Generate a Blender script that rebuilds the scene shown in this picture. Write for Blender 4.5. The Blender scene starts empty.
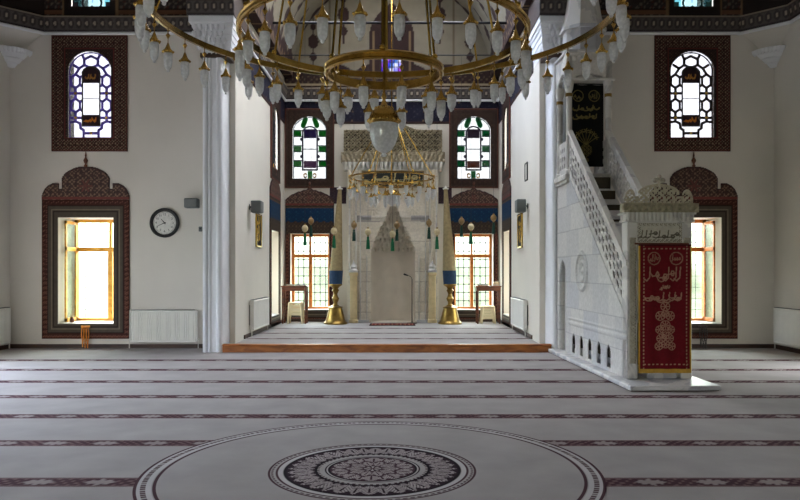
import bpy, math, random
import numpy as np
from math import pi, sin, cos, radians, sqrt
random.seed(7); rng = np.random.default_rng(5)
SC = bpy.context.scene
COL = SC.collection

# ------------------------------------------------------------------ camera numbers
FOC, VX, VY, CX, CH = 720.0, 402.0, 270.0, 0.2, 1.6
def U(px, d): return (px - VX) / FOC * d + CX          # metres across at distance d
def Zp(py, d): return CH + (VY - py) / FOC * d         # height at distance d

# ------------------------------------------------------------------ colour + materials
def lin(c):
    c = np.asarray(c, float) / 255.0
    return np.where(c <= 0.04045, c / 12.92, ((c + 0.055) / 1.055) ** 2.4)
def L4(c): return tuple(lin(c)) + (1.0,)

def new_mat(name):
    m = bpy.data.materials.new(name); m.use_nodes = True
    nt = m.node_tree; nt.nodes.clear()
    out = nt.nodes.new('ShaderNodeOutputMaterial')
    return m, nt, out

def mat(name, col=None, rough=.6, metal=0., var=.10, scale=6., bump=0., bscale=60., spec=.4, attr=False, coat=0.):
    """principled surface; colour from a constant or the painted pattern, gently mottled"""
    m, nt, out = new_mat(name)
    N = nt.nodes; Lk = nt.links
    b = N.new('ShaderNodeBsdfPrincipled'); Lk.new(b.outputs[0], out.inputs[0])
    b.inputs['Roughness'].default_value = rough; b.inputs['Metallic'].default_value = metal
    b.inputs['Specular IOR Level'].default_value = spec
    if coat: b.inputs['Coat Weight'].default_value = coat
    tc = N.new('ShaderNodeTexCoord')
    nz = N.new('ShaderNodeTexNoise'); nz.inputs['Scale'].default_value = scale; nz.inputs['Detail'].default_value = 5
    Lk.new(tc.outputs['Object'], nz.inputs['Vector'])
    mr = N.new('ShaderNodeMapRange'); mr.inputs['From Min'].default_value = .3; mr.inputs['From Max'].default_value = .7
    mr.inputs['To Min'].default_value = 1 - var; mr.inputs['To Max'].default_value = 1 + var * .6
    Lk.new(nz.outputs[0], mr.inputs[0])
    mx = N.new('ShaderNodeMix'); mx.data_type = 'RGBA'; mx.blend_type = 'MULTIPLY'; mx.inputs[0].default_value = 1
    if attr:
        at = N.new('ShaderNodeAttribute'); at.attribute_name = 'Col'; Lk.new(at.outputs['Color'], mx.inputs[6])
    else:
        mx.inputs[6].default_value = L4(col)
    Lk.new(mr.outputs[0], mx.inputs[7]); Lk.new(mx.outputs[2], b.inputs['Base Color'])
    if bump:
        n2 = N.new('ShaderNodeTexNoise'); n2.inputs['Scale'].default_value = bscale; n2.inputs['Detail'].default_value = 3
        Lk.new(tc.outputs['Object'], n2.inputs['Vector'])
        bp = N.new('ShaderNodeBump'); bp.inputs['Strength'].default_value = bump; bp.inputs['Distance'].default_value = .01
        Lk.new(n2.outputs[0], bp.inputs['Height']); Lk.new(bp.outputs[0], b.inputs['Normal'])
    return m

def mat_marble(name, c1, c2, vein, scale=1.6, rough=.45):
    m, nt, out = new_mat(name); N = nt.nodes; Lk = nt.links
    b = N.new('ShaderNodeBsdfPrincipled'); Lk.new(b.outputs[0], out.inputs[0]); b.inputs['Roughness'].default_value = rough
    tc = N.new('ShaderNodeTexCoord')
    n1 = N.new('ShaderNodeTexNoise'); n1.inputs['Scale'].default_value = scale; n1.inputs['Detail'].default_value = 8; n1.inputs['Distortion'].default_value = 1.2
    Lk.new(tc.outputs['Object'], n1.inputs['Vector'])
    r = N.new('ShaderNodeValToRGB'); e = r.color_ramp.elements
    e[0].position = .3; e[0].color = L4(c2); e[1].position = .62; e[1].color = L4(c1)
    k = e.new(.47); k.color = L4(vein); k2 = e.new(.50); k2.color = L4(c1)
    Lk.new(n1.outputs[0], r.inputs[0]); Lk.new(r.outputs[0], b.inputs['Base Color'])
    return m

def mat_wood(name, c1, c2, scale=3., rough=.45):
    m, nt, out = new_mat(name); N = nt.nodes; Lk = nt.links
    b = N.new('ShaderNodeBsdfPrincipled'); Lk.new(b.outputs[0], out.inputs[0]); b.inputs['Roughness'].default_value = rough
    tc = N.new('ShaderNodeTexCoord'); mp = N.new('ShaderNodeMapping'); mp.inputs['Scale'].default_value = (1, 4, 4)
    Lk.new(tc.outputs['Object'], mp.inputs[0])
    n1 = N.new('ShaderNodeTexNoise'); n1.inputs['Scale'].default_value = scale; n1.inputs['Detail'].default_value = 6; n1.inputs['Distortion'].default_value = .6
    Lk.new(mp.outputs[0], n1.inputs['Vector'])
    r = N.new('ShaderNodeValToRGB'); e = r.color_ramp.elements
    e[0].position = .32; e[0].color = L4(c2); e[1].position = .66; e[1].color = L4(c1)
    Lk.new(n1.outputs[0], r.inputs[0]); Lk.new(r.outputs[0], b.inputs['Base Color'])
    return m

def mat_pane(name, col=(255, 255, 255), attr=False, gloss=.06, dens=1.):
    """window glass: tinted see-through with a little gloss"""
    m, nt, out = new_mat(name); N = nt.nodes; Lk = nt.links
    t = N.new('ShaderNodeBsdfTransparent'); g = N.new('ShaderNodeBsdfGlossy'); g.inputs['Roughness'].default_value = .15
    mix = N.new('ShaderNodeMixShader'); mix.inputs[0].default_value = gloss
    nz = N.new('ShaderNodeTexNoise'); nz.inputs['Scale'].default_value = 9
    tc = N.new('ShaderNodeTexCoord'); Lk.new(tc.outputs['Object'], nz.inputs['Vector'])
    mr = N.new('ShaderNodeMapRange'); mr.inputs['To Min'].default_value = .85*dens; mr.inputs['To Max'].default_value = 1.05*dens; Lk.new(nz.outputs[0], mr.inputs[0])
    mx = N.new('ShaderNodeMix'); mx.data_type = 'RGBA'; mx.blend_type = 'MULTIPLY'; mx.inputs[0].default_value = 1
    if attr:
        at = N.new('ShaderNodeAttribute'); at.attribute_name = 'Col'; Lk.new(at.outputs['Color'], mx.inputs[6])
    else: mx.inputs[6].default_value = L4(col)
    Lk.new(mr.outputs[0], mx.inputs[7]); Lk.new(mx.outputs[2], t.inputs[0])
    Lk.new(t.outputs[0], mix.inputs[1]); Lk.new(g.outputs[0], mix.inputs[2]); Lk.new(mix.outputs[0], out.inputs[0])
    return m

def mat_frost(name, col):
    """frosted lamp glass"""
    m, nt, out = new_mat(name); N = nt.nodes; Lk = nt.links
    d = N.new('ShaderNodeBsdfDiffuse'); tl = N.new('ShaderNodeBsdfTranslucent'); tr = N.new('ShaderNodeBsdfTransparent'); g = N.new('ShaderNodeBsdfGlossy')
    tc = N.new('ShaderNodeTexCoord'); v = N.new('ShaderNodeTexVoronoi'); v.inputs['Scale'].default_value = 45; Lk.new(tc.outputs['Object'], v.inputs['Vector'])
    r = N.new('ShaderNodeValToRGB'); e = r.color_ramp.elements
    e[0].position = .1; e[0].color = L4(col); e[1].position = .75; e[1].color = L4([x * .9 for x in col]); Lk.new(v.outputs[0], r.inputs[0])
    Lk.new(r.outputs[0], d.inputs[0]); Lk.new(r.outputs[0], tl.inputs[0]); g.inputs['Roughness'].default_value = .2
    m1 = N.new('ShaderNodeMixShader'); m1.inputs[0].default_value = .58; Lk.new(d.outputs[0], m1.inputs[1]); Lk.new(tl.outputs[0], m1.inputs[2])
    m2 = N.new('ShaderNodeMixShader'); m2.inputs[0].default_value = .22; Lk.new(m1.outputs[0], m2.inputs[1]); Lk.new(tr.outputs[0], m2.inputs[2])
    m3 = N.new('ShaderNodeMixShader'); m3.inputs[0].default_value = .10; Lk.new(m2.outputs[0], m3.inputs[1]); Lk.new(g.outputs[0], m3.inputs[2])
    Lk.new(m3.outputs[0], out.inputs[0])
    return m

M = dict(
    plaster=mat('plaster', (214, 208, 199), .9, var=.05, scale=.8, bump=.12, bscale=25, spec=.15),
    plaster_warm=mat('plaster_warm', (216, 210, 198), .9, var=.05, scale=.8, bump=.12, bscale=25, spec=.15),
    stone=mat('pier_stone', (226, 227, 230), .7, var=.05, scale=2),
    marble=mat_marble('marble', (206, 202, 194), (190, 186, 178), (178, 174, 170)),
    marble_grey=mat_marble('marble_grey', (200, 198, 195), (184, 183, 183), (166, 166, 170), 1.4),
    marble_tan=mat_marble('marble_tan', (190, 180, 160), (172, 162, 143), (158, 148, 132), 2.),
    brass=mat('brass', (186, 150, 76), .22, 1., var=.25, scale=9),
    brass_dark=mat('brass_dark', (146, 118, 64), .35, 1., var=.3, scale=9),
    brass_bright=mat('brass_bright', (200, 164, 76), .22, 1., var=.15, scale=9),
    frost=mat_frost('frosted_glass', (246, 246, 246)),
    wood_orange=mat_wood('wood_orange', (214, 128, 48), (176, 92, 28)),
    wood_yellow=mat_wood('wood_yellow', (236, 176, 62), (206, 136, 36)),
    wood_dark=mat_wood('wood_dark', (112, 58, 30), (66, 32, 18)),
    wood_step=mat_wood('wood_step', (178, 108, 46), (124, 68, 28)),
    wood_base=mat_wood('wood_base', (70, 44, 30), (44, 28, 20)),
    iron=mat('iron', (44, 44, 46), .55, .6),
    black=mat('black_plastic', (24, 24, 26), .45),
    radiator=mat('radiator_enamel', (226, 224, 218), .4, var=.04),
    grey_box=mat('grey_plastic', (96, 100, 100), .6),
    cloth_grey=mat('speaker_mesh', (118, 120, 118), .8, bump=.3, bscale=300),
    white=mat('white_plastic', (225, 222, 214), .45),
    cream=mat('cream_plastic', (212, 196, 158), .55),
    painted=mat('painted', rough=.75, attr=True, var=.12, scale=14, spec=.2),
    carved=mat('carved_paint', rough=.6, attr=True, var=.14, scale=22, bump=.2, bscale=80),
    carpet=mat('carpet', rough=.95, attr=True, var=.10, scale=2.2, bump=.5, bscale=160, spec=.05),
    velvet=mat('velvet', rough=.85, attr=True, var=.15, scale=30, bump=.2, bscale=200, spec=.2),
    stained=mat_pane('stained_glass', attr=True, dens=.20),
    pane=mat_pane('clear_glass', (240, 246, 240)),
    candle=mat('candle_cloth', (150, 132, 96), .7, var=.2, scale=14, bump=.3, bscale=40),
    blue_cloth=mat('blue_cloth', (22, 52, 84), .7, var=.25, scale=18),
    egg=mat('egg_shell', (206, 190, 150), .35, var=.15, scale=20),
    egg_brown=mat('egg_brown', (140, 112, 70), .35, var=.2, scale=20),
    tassel=mat('green_tassel', (18, 104, 66), .8, var=.2, scale=50),
    tassel_dark=mat('dark_green_tassel', (14, 56, 44), .8, var=.2, scale=50),
    bead_amber=mat('amber_beads', (226, 140, 30), .35),
    bead_dark=mat('dark_beads', (40, 34, 34), .35),
    book=mat('book_cover', (46, 40, 44), .6), paper=mat('paper', (210, 204, 190), .8),
    tread=mat('stair_carpet', (70, 62, 48), .95, var=.2, scale=20),
    post=mat('cream_post', (208, 186, 142), .5, var=.12, scale=8),
    niche_stone=mat('niche_stone', (206, 196, 180), .6, var=.08, scale=3, bump=.1),
    vault=mat('vault_plaster', rough=.85, attr=True, var=.10, scale=3, spec=.1),
)

# ------------------------------------------------------------------ mesh builder
class MB:
    def __init__(s): s.v = []; s.f = []
    def add(s, vs, fs):
        o = len(s.v); s.v += [tuple(map(float, p)) for p in vs]; s.f += [tuple(i + o for i in f) for f in fs]; return s
    def box(s, x0, x1, y0, y1, z0, z1):
        return s.add([(x0,y0,z0),(x1,y0,z0),(x1,y1,z0),(x0,y1,z0),(x0,y0,z1),(x1,y0,z1),(x1,y1,z1),(x0,y1,z1)],
                     [(0,3,2,1),(4,5,6,7),(0,1,5,4),(1,2,6,5),(2,3,7,6),(3,0,4,7)])
    def bbox(s, x0, x1, y0, y1, z0, z1, b=.01):
        """box with chamfered edges"""
        b = min(b, (x1-x0)*.45, (y1-y0)*.45, (z1-z0)*.45)
        def ring(i, z): return [(x0+i,y0,z),(x1-i,y0,z),(x1,y0+i,z),(x1,y1-i,z),(x1-i,y1,z),(x0+i,y1,z),(x0,y1-i,z),(x0,y0+i,z)]
        def inset(z): return [(x0+b,y0+b,z),(x1-b,y0+b,z),(x1-b,y0+b,z),(x1-b,y1-b,z),(x1-b,y1-b,z),(x0+b,y1-b,z),(x0+b,y1-b,z),(x0+b,y0+b,z)]
        vs = inset(z0) + ring(b, z0+b) + ring(b, z1-b) + inset(z1)
        fs = []
        for k in range(3):
            for i in range(8):
                j = (i+1) % 8; fs.append((k*8+i, k*8+j, (k+1)*8+j, (k+1)*8+i))
        fs.append((7,5,3,1)); fs.append((24,26,28,30))
        return s.add(vs, fs)
    def tube(s, p0, p1, r0, r1=None, n=8):
        r1 = r0 if r1 is None else r1
        p0 = np.array(p0, float); p1 = np.array(p1, float); d = p1 - p0; d /= np.linalg.norm(d)
        a = np.array([0,0,1.]) if abs(d[2]) < .9 else np.array([1.,0,0]); u = np.cross(d, a); u /= np.linalg.norm(u); w = np.cross(d, u)
        vs = []
        for p, r in ((p0, r0), (p1, r1)):
            for k in range(n):
                t = 2*pi*k/n; vs.append(p + r*(u*cos(t) + w*sin(t)))
        fs = [(k, (k+1)%n, n+(k+1)%n, n+k) for k in range(n)] + [tuple(range(n-1,-1,-1)), tuple(range(n, 2*n))]
        return s.add(vs, fs)
    def path(s, pts, r, n=6):
        for a, b in zip(pts[:-1], pts[1:]): s.tube(a, b, r, r, n)
        return s
    def lathe(s, prof, c=(0,0,0), n=16, a0=0., a1=2*pi, sq=0):
        full = abs(a1-a0-2*pi) < 1e-6; m = n if full else n+1; vs = []
        for r, z in prof:
            for k in range(m):
                t = a0 + (a1-a0)*k/n; vs.append((c[0]+r*cos(t), c[1]+r*sin(t), c[2]+z))
        fs = []
        for i in range(len(prof)-1):
            for k in range(n):
                j = (k+1) % m if full else k+1
                fs.append((i*m+k, i*m+j, (i+1)*m+j, (i+1)*m+k))
        if full:
            if prof[0][0] > 1e-4: fs.append(tuple(range(m-1,-1,-1)))
            if prof[-1][0] > 1e-4: fs.append(tuple((len(prof)-1)*m+k for k in range(m)))
        return s.add(vs, fs)
    def torus(s, c, R, prof, n=64):
        """ring about z with closed cross-section prof [(dr,dz)]"""
        m = len(prof); vs = []
        for k in range(n):
            t = 2*pi*k/n
            for dr, dz in prof: vs.append((c[0]+(R+dr)*cos(t), c[1]+(R+dr)*sin(t), c[2]+dz))
        fs = [(k*m+i, ((k+1)%n)*m+i, ((k+1)%n)*m+(i+1)%m, k*m+(i+1)%m) for k in range(n) for i in range(m)]
        return s.add(vs, fs)
    def prism(s, poly, z0, z1):
        n = len(poly)
        return s.add([(x,y,z0) for x,y in poly]+[(x,y,z1) for x,y in poly],
                     [tuple(range(n-1,-1,-1)), tuple(range(n,2*n))]+[(i,(i+1)%n,n+(i+1)%n,n+i) for i in range(n)])
    def prism_x(s, poly, x0, x1):
        """polygon in (y,z) pushed along x"""
        n = len(poly)
        return s.add([(x0,y,z) for y,z in poly]+[(x1,y,z) for y,z in poly],
                     [tuple(range(n)), tuple(range(2*n-1,n-1,-1))]+[(n+i,n+(i+1)%n,(i+1)%n,i) for i in range(n)])
    def prism_y(s, poly, y0, y1):
        n = len(poly)
        return s.add([(x,y0,z) for x,z in poly]+[(x,y1,z) for x,z in poly],
                     [tuple(range(n)), tuple(range(2*n-1,n-1,-1))]+[(n+i,n+(i+1)%n,(i+1)%n,i) for i in range(n)])
    def ball(s, c, r, n=12, sx=1., sz=1.):
        return s.lathe([(r*sx*sin(pi*i/n), -r*sz*cos(pi*i/n)) for i in range(n+1)], c, n)
    def mesh(s, name, smooth=True):
        me = bpy.data.meshes.new(name); me.from_pydata(s.v, [], s.f); me.update()
        import bmesh
        bm = bmesh.new(); bm.from_mesh(me); bmesh.ops.remove_doubles(bm, verts=bm.verts, dist=1e-6); bmesh.ops.recalc_face_normals(bm, faces=bm.faces); bm.to_mesh(me); bm.free()
        if smooth:
            me.polygons.foreach_set('use_smooth', [True]*len(me.polygons)); me.set_sharp_from_angle(angle=radians(38))
        return me

def link(name, me, m, parent=None, loc=(0,0,0), rz=0., rot=None):
    o = bpy.data.objects.new(name, me); COL.objects.link(o)
    if m is not None:
        me.materials.clear(); me.materials.append(m)
    o.parent = parent; o.location = loc; o.rotation_euler = rot if rot else (0,0,rz)
    return o
def obj(name, mb, m, parent=None, loc=(0,0,0), rz=0., smooth=True, rot=None):
    return link(name, mb.mesh(name, smooth), m, parent, loc, rz, rot)
def tag(o, label=None, cat=None, group=None, kind=None):
    if label: o['label'] = label
    if cat: o['category'] = cat
    if group: o['group'] = group
    if kind: o['kind'] = kind
    return o
def thing(name, label, cat, loc=(0,0,0), rz=0., group=None, kind=None):
    o = bpy.data.objects.new(name, None); COL.objects.link(o); o.location = loc; o.rotation_euler = (0,0,rz); o.empty_display_size = .1
    return tag(o, label, cat, group, kind)

# painted / pierced / carved panels: x across, z up, back on y=0, front faces -y
def panel_mesh(name, w, h, res, colfn=None, maskfn=None, hfn=None, thick=.02, xf=None, x0=None, z0=0., back=True):
    nx, nz = max(1, int(round(w/res))), max(1, int(round(h/res)))
    x0 = -w/2 if x0 is None else x0
    xs = np.linspace(x0, x0+w, nx+1); zs = np.linspace(z0, z0+h, nz+1)
    X, Z = np.meshgrid(xs, zs)                 # (nz+1, nx+1)
    if maskfn is not None:
        xc = (xs[:-1]+xs[1:])/2; zc = (zs[:-1]+zs[1:])/2; XC, ZC = np.meshgrid(xc, zc)
        K = np.asarray(maskfn(XC, ZC), bool)
    else: K = np.ones((nz, nx), bool)
    H = np.zeros_like(X) if hfn is None else hfn(X, Z)
    F = np.stack([X, -thick-H, Z], -1).reshape(-1, 3); B = np.stack([X, np.zeros_like(X), Z], -1).reshape(-1, 3)
    V = np.concatenate([F, B]); nb = len(F)
    I = np.arange(nb).reshape(nz+1, nx+1)
    a, b, c, d = I[:-1,:-1], I[:-1,1:], I[1:,1:], I[1:,:-1]
    Q = [np.stack([a[K], b[K], c[K], d[K]], -1)]
    if back: Q.append(np.stack([d[K], c[K], b[K], a[K]], -1) + nb)
    P = np.pad(K, 1)
    left = K & ~P[1:-1,:-2]; right = K & ~P[1:-1,2:]; down = K & ~P[:-2,1:-1]; up = K & ~P[2:,1:-1]
    for mk, p, q in ((left, d, a), (right, b, c), (down, a, b), (up, c, d)):
        Q.append(np.stack([q[mk], p[mk], p[mk]+nb, q[mk]+nb], -1))
    Q = np.concatenate(Q)
    used, inv = np.unique(Q, return_inverse=True); Q = inv.reshape(Q.shape)
    src = V[used]
    V = src.copy()
    if xf is not None: V = xf(V)
    me = bpy.data.meshes.new(name)
    me.vertices.add(len(V)); me.vertices.foreach_set('co', V.astype(np.float32).ravel())
    me.loops.add(Q.size); me.loops.foreach_set('vertex_index', Q.astype(np.int32).ravel())
    me.polygons.add(len(Q)); me.polygons.foreach_set('loop_start', np.arange(0, Q.size, 4, dtype=np.int32))
    me.update(calc_edges=True); me.validate()
    if colfn is not None:
        C = np.empty((len(V), 4), np.float32); C[:, 3] = 1; C[:, :3] = colfn(src[:,0], src[:,2])
        at = me.color_attributes.new('Col', 'FLOAT_COLOR', 'POINT'); at.data.foreach_set('color', C.ravel())
    return me
def panel(name, w, h, res, colfn, m, parent=None, loc=(0,0,0), rz=0., **k):
    return link(name, panel_mesh(name, w, h, res, colfn, **k), m, parent, loc, rz)

# ---- painter helpers: arrays x,z -> colour
def flat(x, c): return np.broadcast_to(lin(c), x.shape + (3,)).copy()
def put(C, mk, c, amt=1.):
    mk = np.clip(np.asarray(mk, float), 0, 1)[..., None]*amt; C[:] = C*(1-mk) + lin(c)*mk; return C
def seg(x, z, a, b):
    ax, az = a; bx, bz = b; dx, dz = bx-ax, bz-az; t = np.clip(((x-ax)*dx+(z-az)*dz)/(dx*dx+dz*dz+1e-12), 0, 1)
    return np.hypot(x-ax-t*dx, z-az-t*dz)
def strokes(x, z, polys, r):
    m = np.zeros(x.shape, bool)
    for p in polys:
        for a, b in zip(p[:-1], p[1:]): m |= seg(x, z, a, b) < r
    return m
def arab(x, z, s, ph=0.):
    """scrolling floral lattice, value about -1..1"""
    a, b = 2*pi*x/s, 2*pi*z/s
    return .5*np.sin(a+1.4*np.sin(b+ph))*np.cos(b-1.1*np.sin(a)) + .5*np.sin(2*a+ph)*np.sin(2*b)
def rosette(x, z, cx, cz, r, n=6):
    q = np.hypot(x-cx, z-cz)/r; t = np.arctan2(z-cz, x-cx)
    return (q < .55+.45*np.cos(n*t)) & (q < 1)
def script_lines(cx, cz, w, h, seed, n=5):
    """flowing calligraphic strokes filling a w x h field"""
    r = random.Random(seed); out = []
    for k in range(n):
        x0 = cx + w*(-.5 + (k+.5)/n) ; y0 = cz + h*(r.random()-.6)*.5
        kind = r.randrange(3)
        if kind == 0:   # tall upright with a hooked foot
            out.append([(x0, cz+h*.48), (x0-.02*w, cz-h*.2), (x0-.10*w, cz-h*.38), (x0-.18*w, cz-h*.25)])
        elif kind == 1: # bowl
            out.append([(x0+w*.11*cos(t), y0-h*.28*sin(t)) for t in np.linspace(0, pi*1.1, 7)])
        else:           # loop and sweep
            out.append([(x0+w*.05*cos(t), y0+h*.16*sin(t)) for t in np.linspace(0, 2*pi, 7)] + [(x0-w*.16, y0-h*.1)])
    return out

# walls: box with rectangular holes; front on y=0 facing -y, thickness to +y
def wall_mb(x0, x1, z0, z1, t, holes=()):
    xs = sorted({x0, x1, *[h[0] for h in holes], *[h[1] for h in holes]}); zs = sorted({z0, z1, *[h[2] for h in holes], *[h[3] for h in holes]})
    def solid(i, j):
        if i < 0 or j < 0 or i >= len(xs)-1 or j >= len(zs)-1: return False
        cx, cz = (xs[i]+xs[i+1])/2, (zs[j]+zs[j+1])/2
        return not any(h[0] < cx < h[1] and h[2] < cz < h[3] for h in holes)
    mb = MB()
    for i in range(len(xs)-1):
        for j in range(len(zs)-1):
            if not solid(i, j): continue
            a, b, c, d = xs[i], xs[i+1], zs[j], zs[j+1]
            mb.add([(a,0,c),(b,0,c),(b,0,d),(a,0,d)], [(0,1,2,3)]); mb.add([(a,t,c),(b,t,c),(b,t,d),(a,t,d)], [(3,2,1,0)])
            if not solid(i-1,j): mb.add([(a,0,c),(a,t,c),(a,t,d),(a,0,d)], [(3,2,1,0)])
            if not solid(i+1,j): mb.add([(b,0,c),(b,t,c),(b,t,d),(b,0,d)], [(0,1,2,3)])
            if not solid(i,j-1): mb.add([(a,0,c),(b,0,c),(b,t,c),(a,t,c)], [(3,2,1,0)])
            if not solid(i,j+1): mb.add([(a,0,d),(b,0,d),(b,t,d),(a,t,d)], [(0,1,2,3)])
    return mb
def struct(name, mb, m, label, cat, loc=(0,0,0), rz=0., smooth=False):
    return tag(obj(name, mb, m, None, loc, rz, smooth), label, cat, kind='structure')

# ================================================================== THE ROOM
DW, DB = 14.7, 20.2           # front wall, apse back wall
XS, XA, AX = 7.8, 3.02, -.09   # half widths: hall, apse; apse axis
ZF0, ZF1 = 6.45, 6.75         # painted frieze
PZ = .155                     # apse floor level
Y0 = -4.0                     # how far the hall is built behind the viewer
TH = .85

struct('floor', MB().box(-XS-.5, XS+.5, Y0, DB+.6, -.25, 0), M['marble_grey'], 'stone floor slab of the hall under the carpet', 'floor')
o = struct('floor_apse', MB().box(AX-XA, AX+XA, 13.98, DB, 0.001, PZ-.012), M['marble_grey'], 'raised floor of the apse behind the wooden step', 'floor')

UWX, UWW, UWZ0, UWZ1 = 6.15, .92, 4.26, 6.02   # front upper windows
LWX, LWW, LWZ0, LWZ1 = 6.20, 1.14, .50, 2.68   # front lower windows
DRX = (UWX-.42, UWX+.42, 6.95, 8.3)
for s, nm in ((-1, 'left'), (1, 'right')):
    holes = [(s*LWX-.05-LWW/2, s*LWX-.05+LWW/2, LWZ0, LWZ1), (s*UWX-.73, s*UWX+.73, 4.06, 6.34), (s*UWX-.42, s*UWX+.42, 6.95, 8.3)]
    a, b = (-XS-.6, AX-XA-.17) if s < 0 else (AX+XA+.17, XS+.6)
    struct('wall_front_'+nm, wall_mb(a, b, 0, 9.2, TH, holes), M['plaster'], f'white plastered front wall {nm} of the apse opening with two windows', 'wall', (0, DW, 0))
    # side wall of the hall (runs along y), unseen window openings added to let daylight in
    side = [(5.8, 7.1, .3, 2.8), (8.4, 9.7, .3, 2.8), (10.7, 12.4, .3, 2.8)]
    if s < 0:
        struct('wall_left', wall_mb(Y0, DW, 0, 9.2, .6, side), M['plaster'], 'white plastered side wall at the left edge', 'wall', (-XS, 0, 0), pi/2)
    else:
        side = [(-12.2, -11.2, .3, 2.5), (-3., -2., .3, 2.5)]
        struct('wall_right', wall_mb(-DW, -Y0, 0, 9.2, .6, side), M['plaster'], 'white plastered side wall at the right edge', 'wall', (XS, 0, 0), -pi/2)

struct('wall_back', wall_mb(-XS-.6, XS+.6, 0, 9.2, .5, [(-6.8, -3.2, .0, 3.2), (-.8, .8, .0, 2.6)]), M['plaster'], 'plastered rear wall of the hall with unseen openings added for light', 'wall', (0, Y0-.5, 0))  # doorways behind the viewer are put in to light the hall
AWX, AWW, AWZ0, AWZ1 = 2.30, 1.10, .48, 2.62     # apse back lower windows
BWZ0, BWZ1, BWW = 4.14, 5.96, .98                # apse back upper windows
NX = -.05                                        # mihrab axis
holes = [(AX+s*AWX-AWW/2, AX+s*AWX+AWW/2, AWZ0, AWZ1) for s in (-1, 1)] + [(AX+s*AWX-.64, AX+s*AWX+.64, 3.96, 6.06) for s in (-1, 1)]
holes += [(NX-.66, NX+.66, .1, 3.45), (AX-.30, AX+.30, 7.16, 7.72)]
struct('wall_apse_back', wall_mb(AX-XA-.5, AX+XA+.5, 0, 10.4, .55, holes), M['plaster_warm'], 'plastered back wall of the apse behind the prayer niche', 'wall', (0, DB, 0))
SWC, SWW, SWZ0, SWZ1 = 18.72, 1.15, .42, 2.62    # apse side lower windows (centre along y)
sh = [(SWC-SWW/2, SWC+SWW/2, SWZ0, SWZ1), (SWC-.60, SWC+.60, 3.98, 6.06)]
struct('wall_apse_left', wall_mb(14.3, DB+.5, 0, 7.0, .5, sh), M['plaster_warm'], 'plastered left side wall of the apse', 'wall', (AX-XA, 0, 0), pi/2)
struct('wall_apse_right', wall_mb(-DB-.5, -14.3, 0, 7.0, .5, [(-h[1], -h[0], h[2], h[3]) for h in sh]), M['plaster_warm'], 'plastered right side wall of the apse', 'wall', (AX+XA, 0, 0), -pi/2)

# ---- apse barrel vault (painted) and lunette paint
DK = (52, 39, 38); CRM = (118, 111, 97)
def pendant(x, z, cx, cz, s):
    m = (np.abs(x-cx) < .025*s) & (np.abs(z-cz) < .75*s)
    m |= np.hypot((x-cx)/(.15*s), (z-cz)/(.20*s)) < 1
    m |= np.hypot((x-cx)/(.08*s), (z-cz-.42*s)/(.10*s)) < 1
    m |= np.hypot((x-cx)/(.10*s), (z-cz+.42*s)/(.12*s)) < 1
    return m
def lunette_col(x, z):
    C = flat(x, (122, 115, 101))
    put(C, z < 7.16 + .22*np.abs(np.sin(pi*x/1.05)), DK)
    put(C, np.abs(np.abs(x)-1.75) < .03, (98, 88, 72)); put(C, (np.abs(x) < .62*(1-np.clip((z-8.2)/.9, 0, 1)**2)) & (z < 9.1), DK)
    put(C, (np.abs(np.abs(x)-.50) < .03) & (z < 8.3), (110, 92, 70))
    for cx in (-2.2, 2.2): put(C, pendant(x, z, cx, 8.0, 1.0), DK)
    for cx in (-1.35, 1.35): put(C, pendant(x, z, cx, 8.75, 1.1), DK)
    for cx in (-2.95, 2.95): put(C, pendant(x, z, cx, 7.7, .8), DK)
    put(C, (arab(x, z, .34) > .35) & (z < 7.16), (88, 74, 58))
    put(C, np.abs(z-6.80) < .04, (150, 136, 112))
    return C
def lunette_mask(x, z):
    return ~((np.abs(x) < .28) & (z > 7.18) & (z < 7.70)) & (z < 7.0 + np.sqrt(np.maximum(0, (XA-.01)**2-x**2)))
lun = tag(panel('trim_1', 2*XA-.02, 3.3, .03, lunette_col, M['vault'], None, (AX, DB, 0), z0=6.72, maskfn=lunette_mask, thick=.02),
          'painted lunette above the apse cornice, cream with dark arabesques', 'wall painting', kind='structure')
def vault_mesh():
    ny, na = 110, 120; Y = np.linspace(14.35, DB, ny+1); A = np.linspace(0, pi, na+1)
    YY, AA = np.meshgrid(Y, A)
    V = np.stack([AX+XA*np.cos(AA), YY, 7.0+XA*np.sin(AA)], -1).reshape(-1, 3); I = np.arange(len(V)).reshape(na+1, ny+1)
    Q = np.stack([I[:-1,:-1], I[1:,:-1], I[1:,1:], I[:-1,1:]], -1).reshape(-1, 4)
    am = (AA.ravel()[Q[:,0]]+AA.ravel()[Q[:,2]])/2; ym = (YY.ravel()[Q[:,0]]+YY.ravel()[Q[:,2]])/2
    op = (np.abs(np.minimum(am, pi-am)-.97) < .30) & ((np.abs(ym-15.6) < .60) | (np.abs(ym-17.2) < .60) | (np.abs(ym-18.6) < .40))   # openings added out of view to bring sky light into the apse
    Q = Q[~op]
    me = bpy.data.meshes.new('ceiling_apse'); me.from_pydata(V.tolist(), [], Q.tolist()); me.update()
    s = (AA*XA).ravel(); y = YY.ravel()
    C = flat(s, CRM); L = pi*XA
    e = np.minimum(s, L-s)
    put(C, e < .45+.2*np.abs(np.sin(pi*y/.95)), DK); put(C, (e < .45) & (arab(s, y, .34) > .3), (120, 98, 74))
    for q in (15.2, 16.6, 18.0, 19.4):
        for c in (1.1, 2.1):
            put(C, pendant(y, e, q+(.7 if c > 2 else 0), c, 1.1), DK)
    put(C, np.abs(e-L/2) < .12, DK); put(C, y < 14.9, DK)
    put(C, (y < 14.9) & (arab(s, y, .3) > .25), (130, 106, 80))
    at = me.color_attributes.new('Col', 'FLOAT_COLOR', 'POINT'); at.data.foreach_set('color', np.concatenate([C, np.ones((len(C), 1))], 1).astype(np.float32).ravel())
    return me
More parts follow.
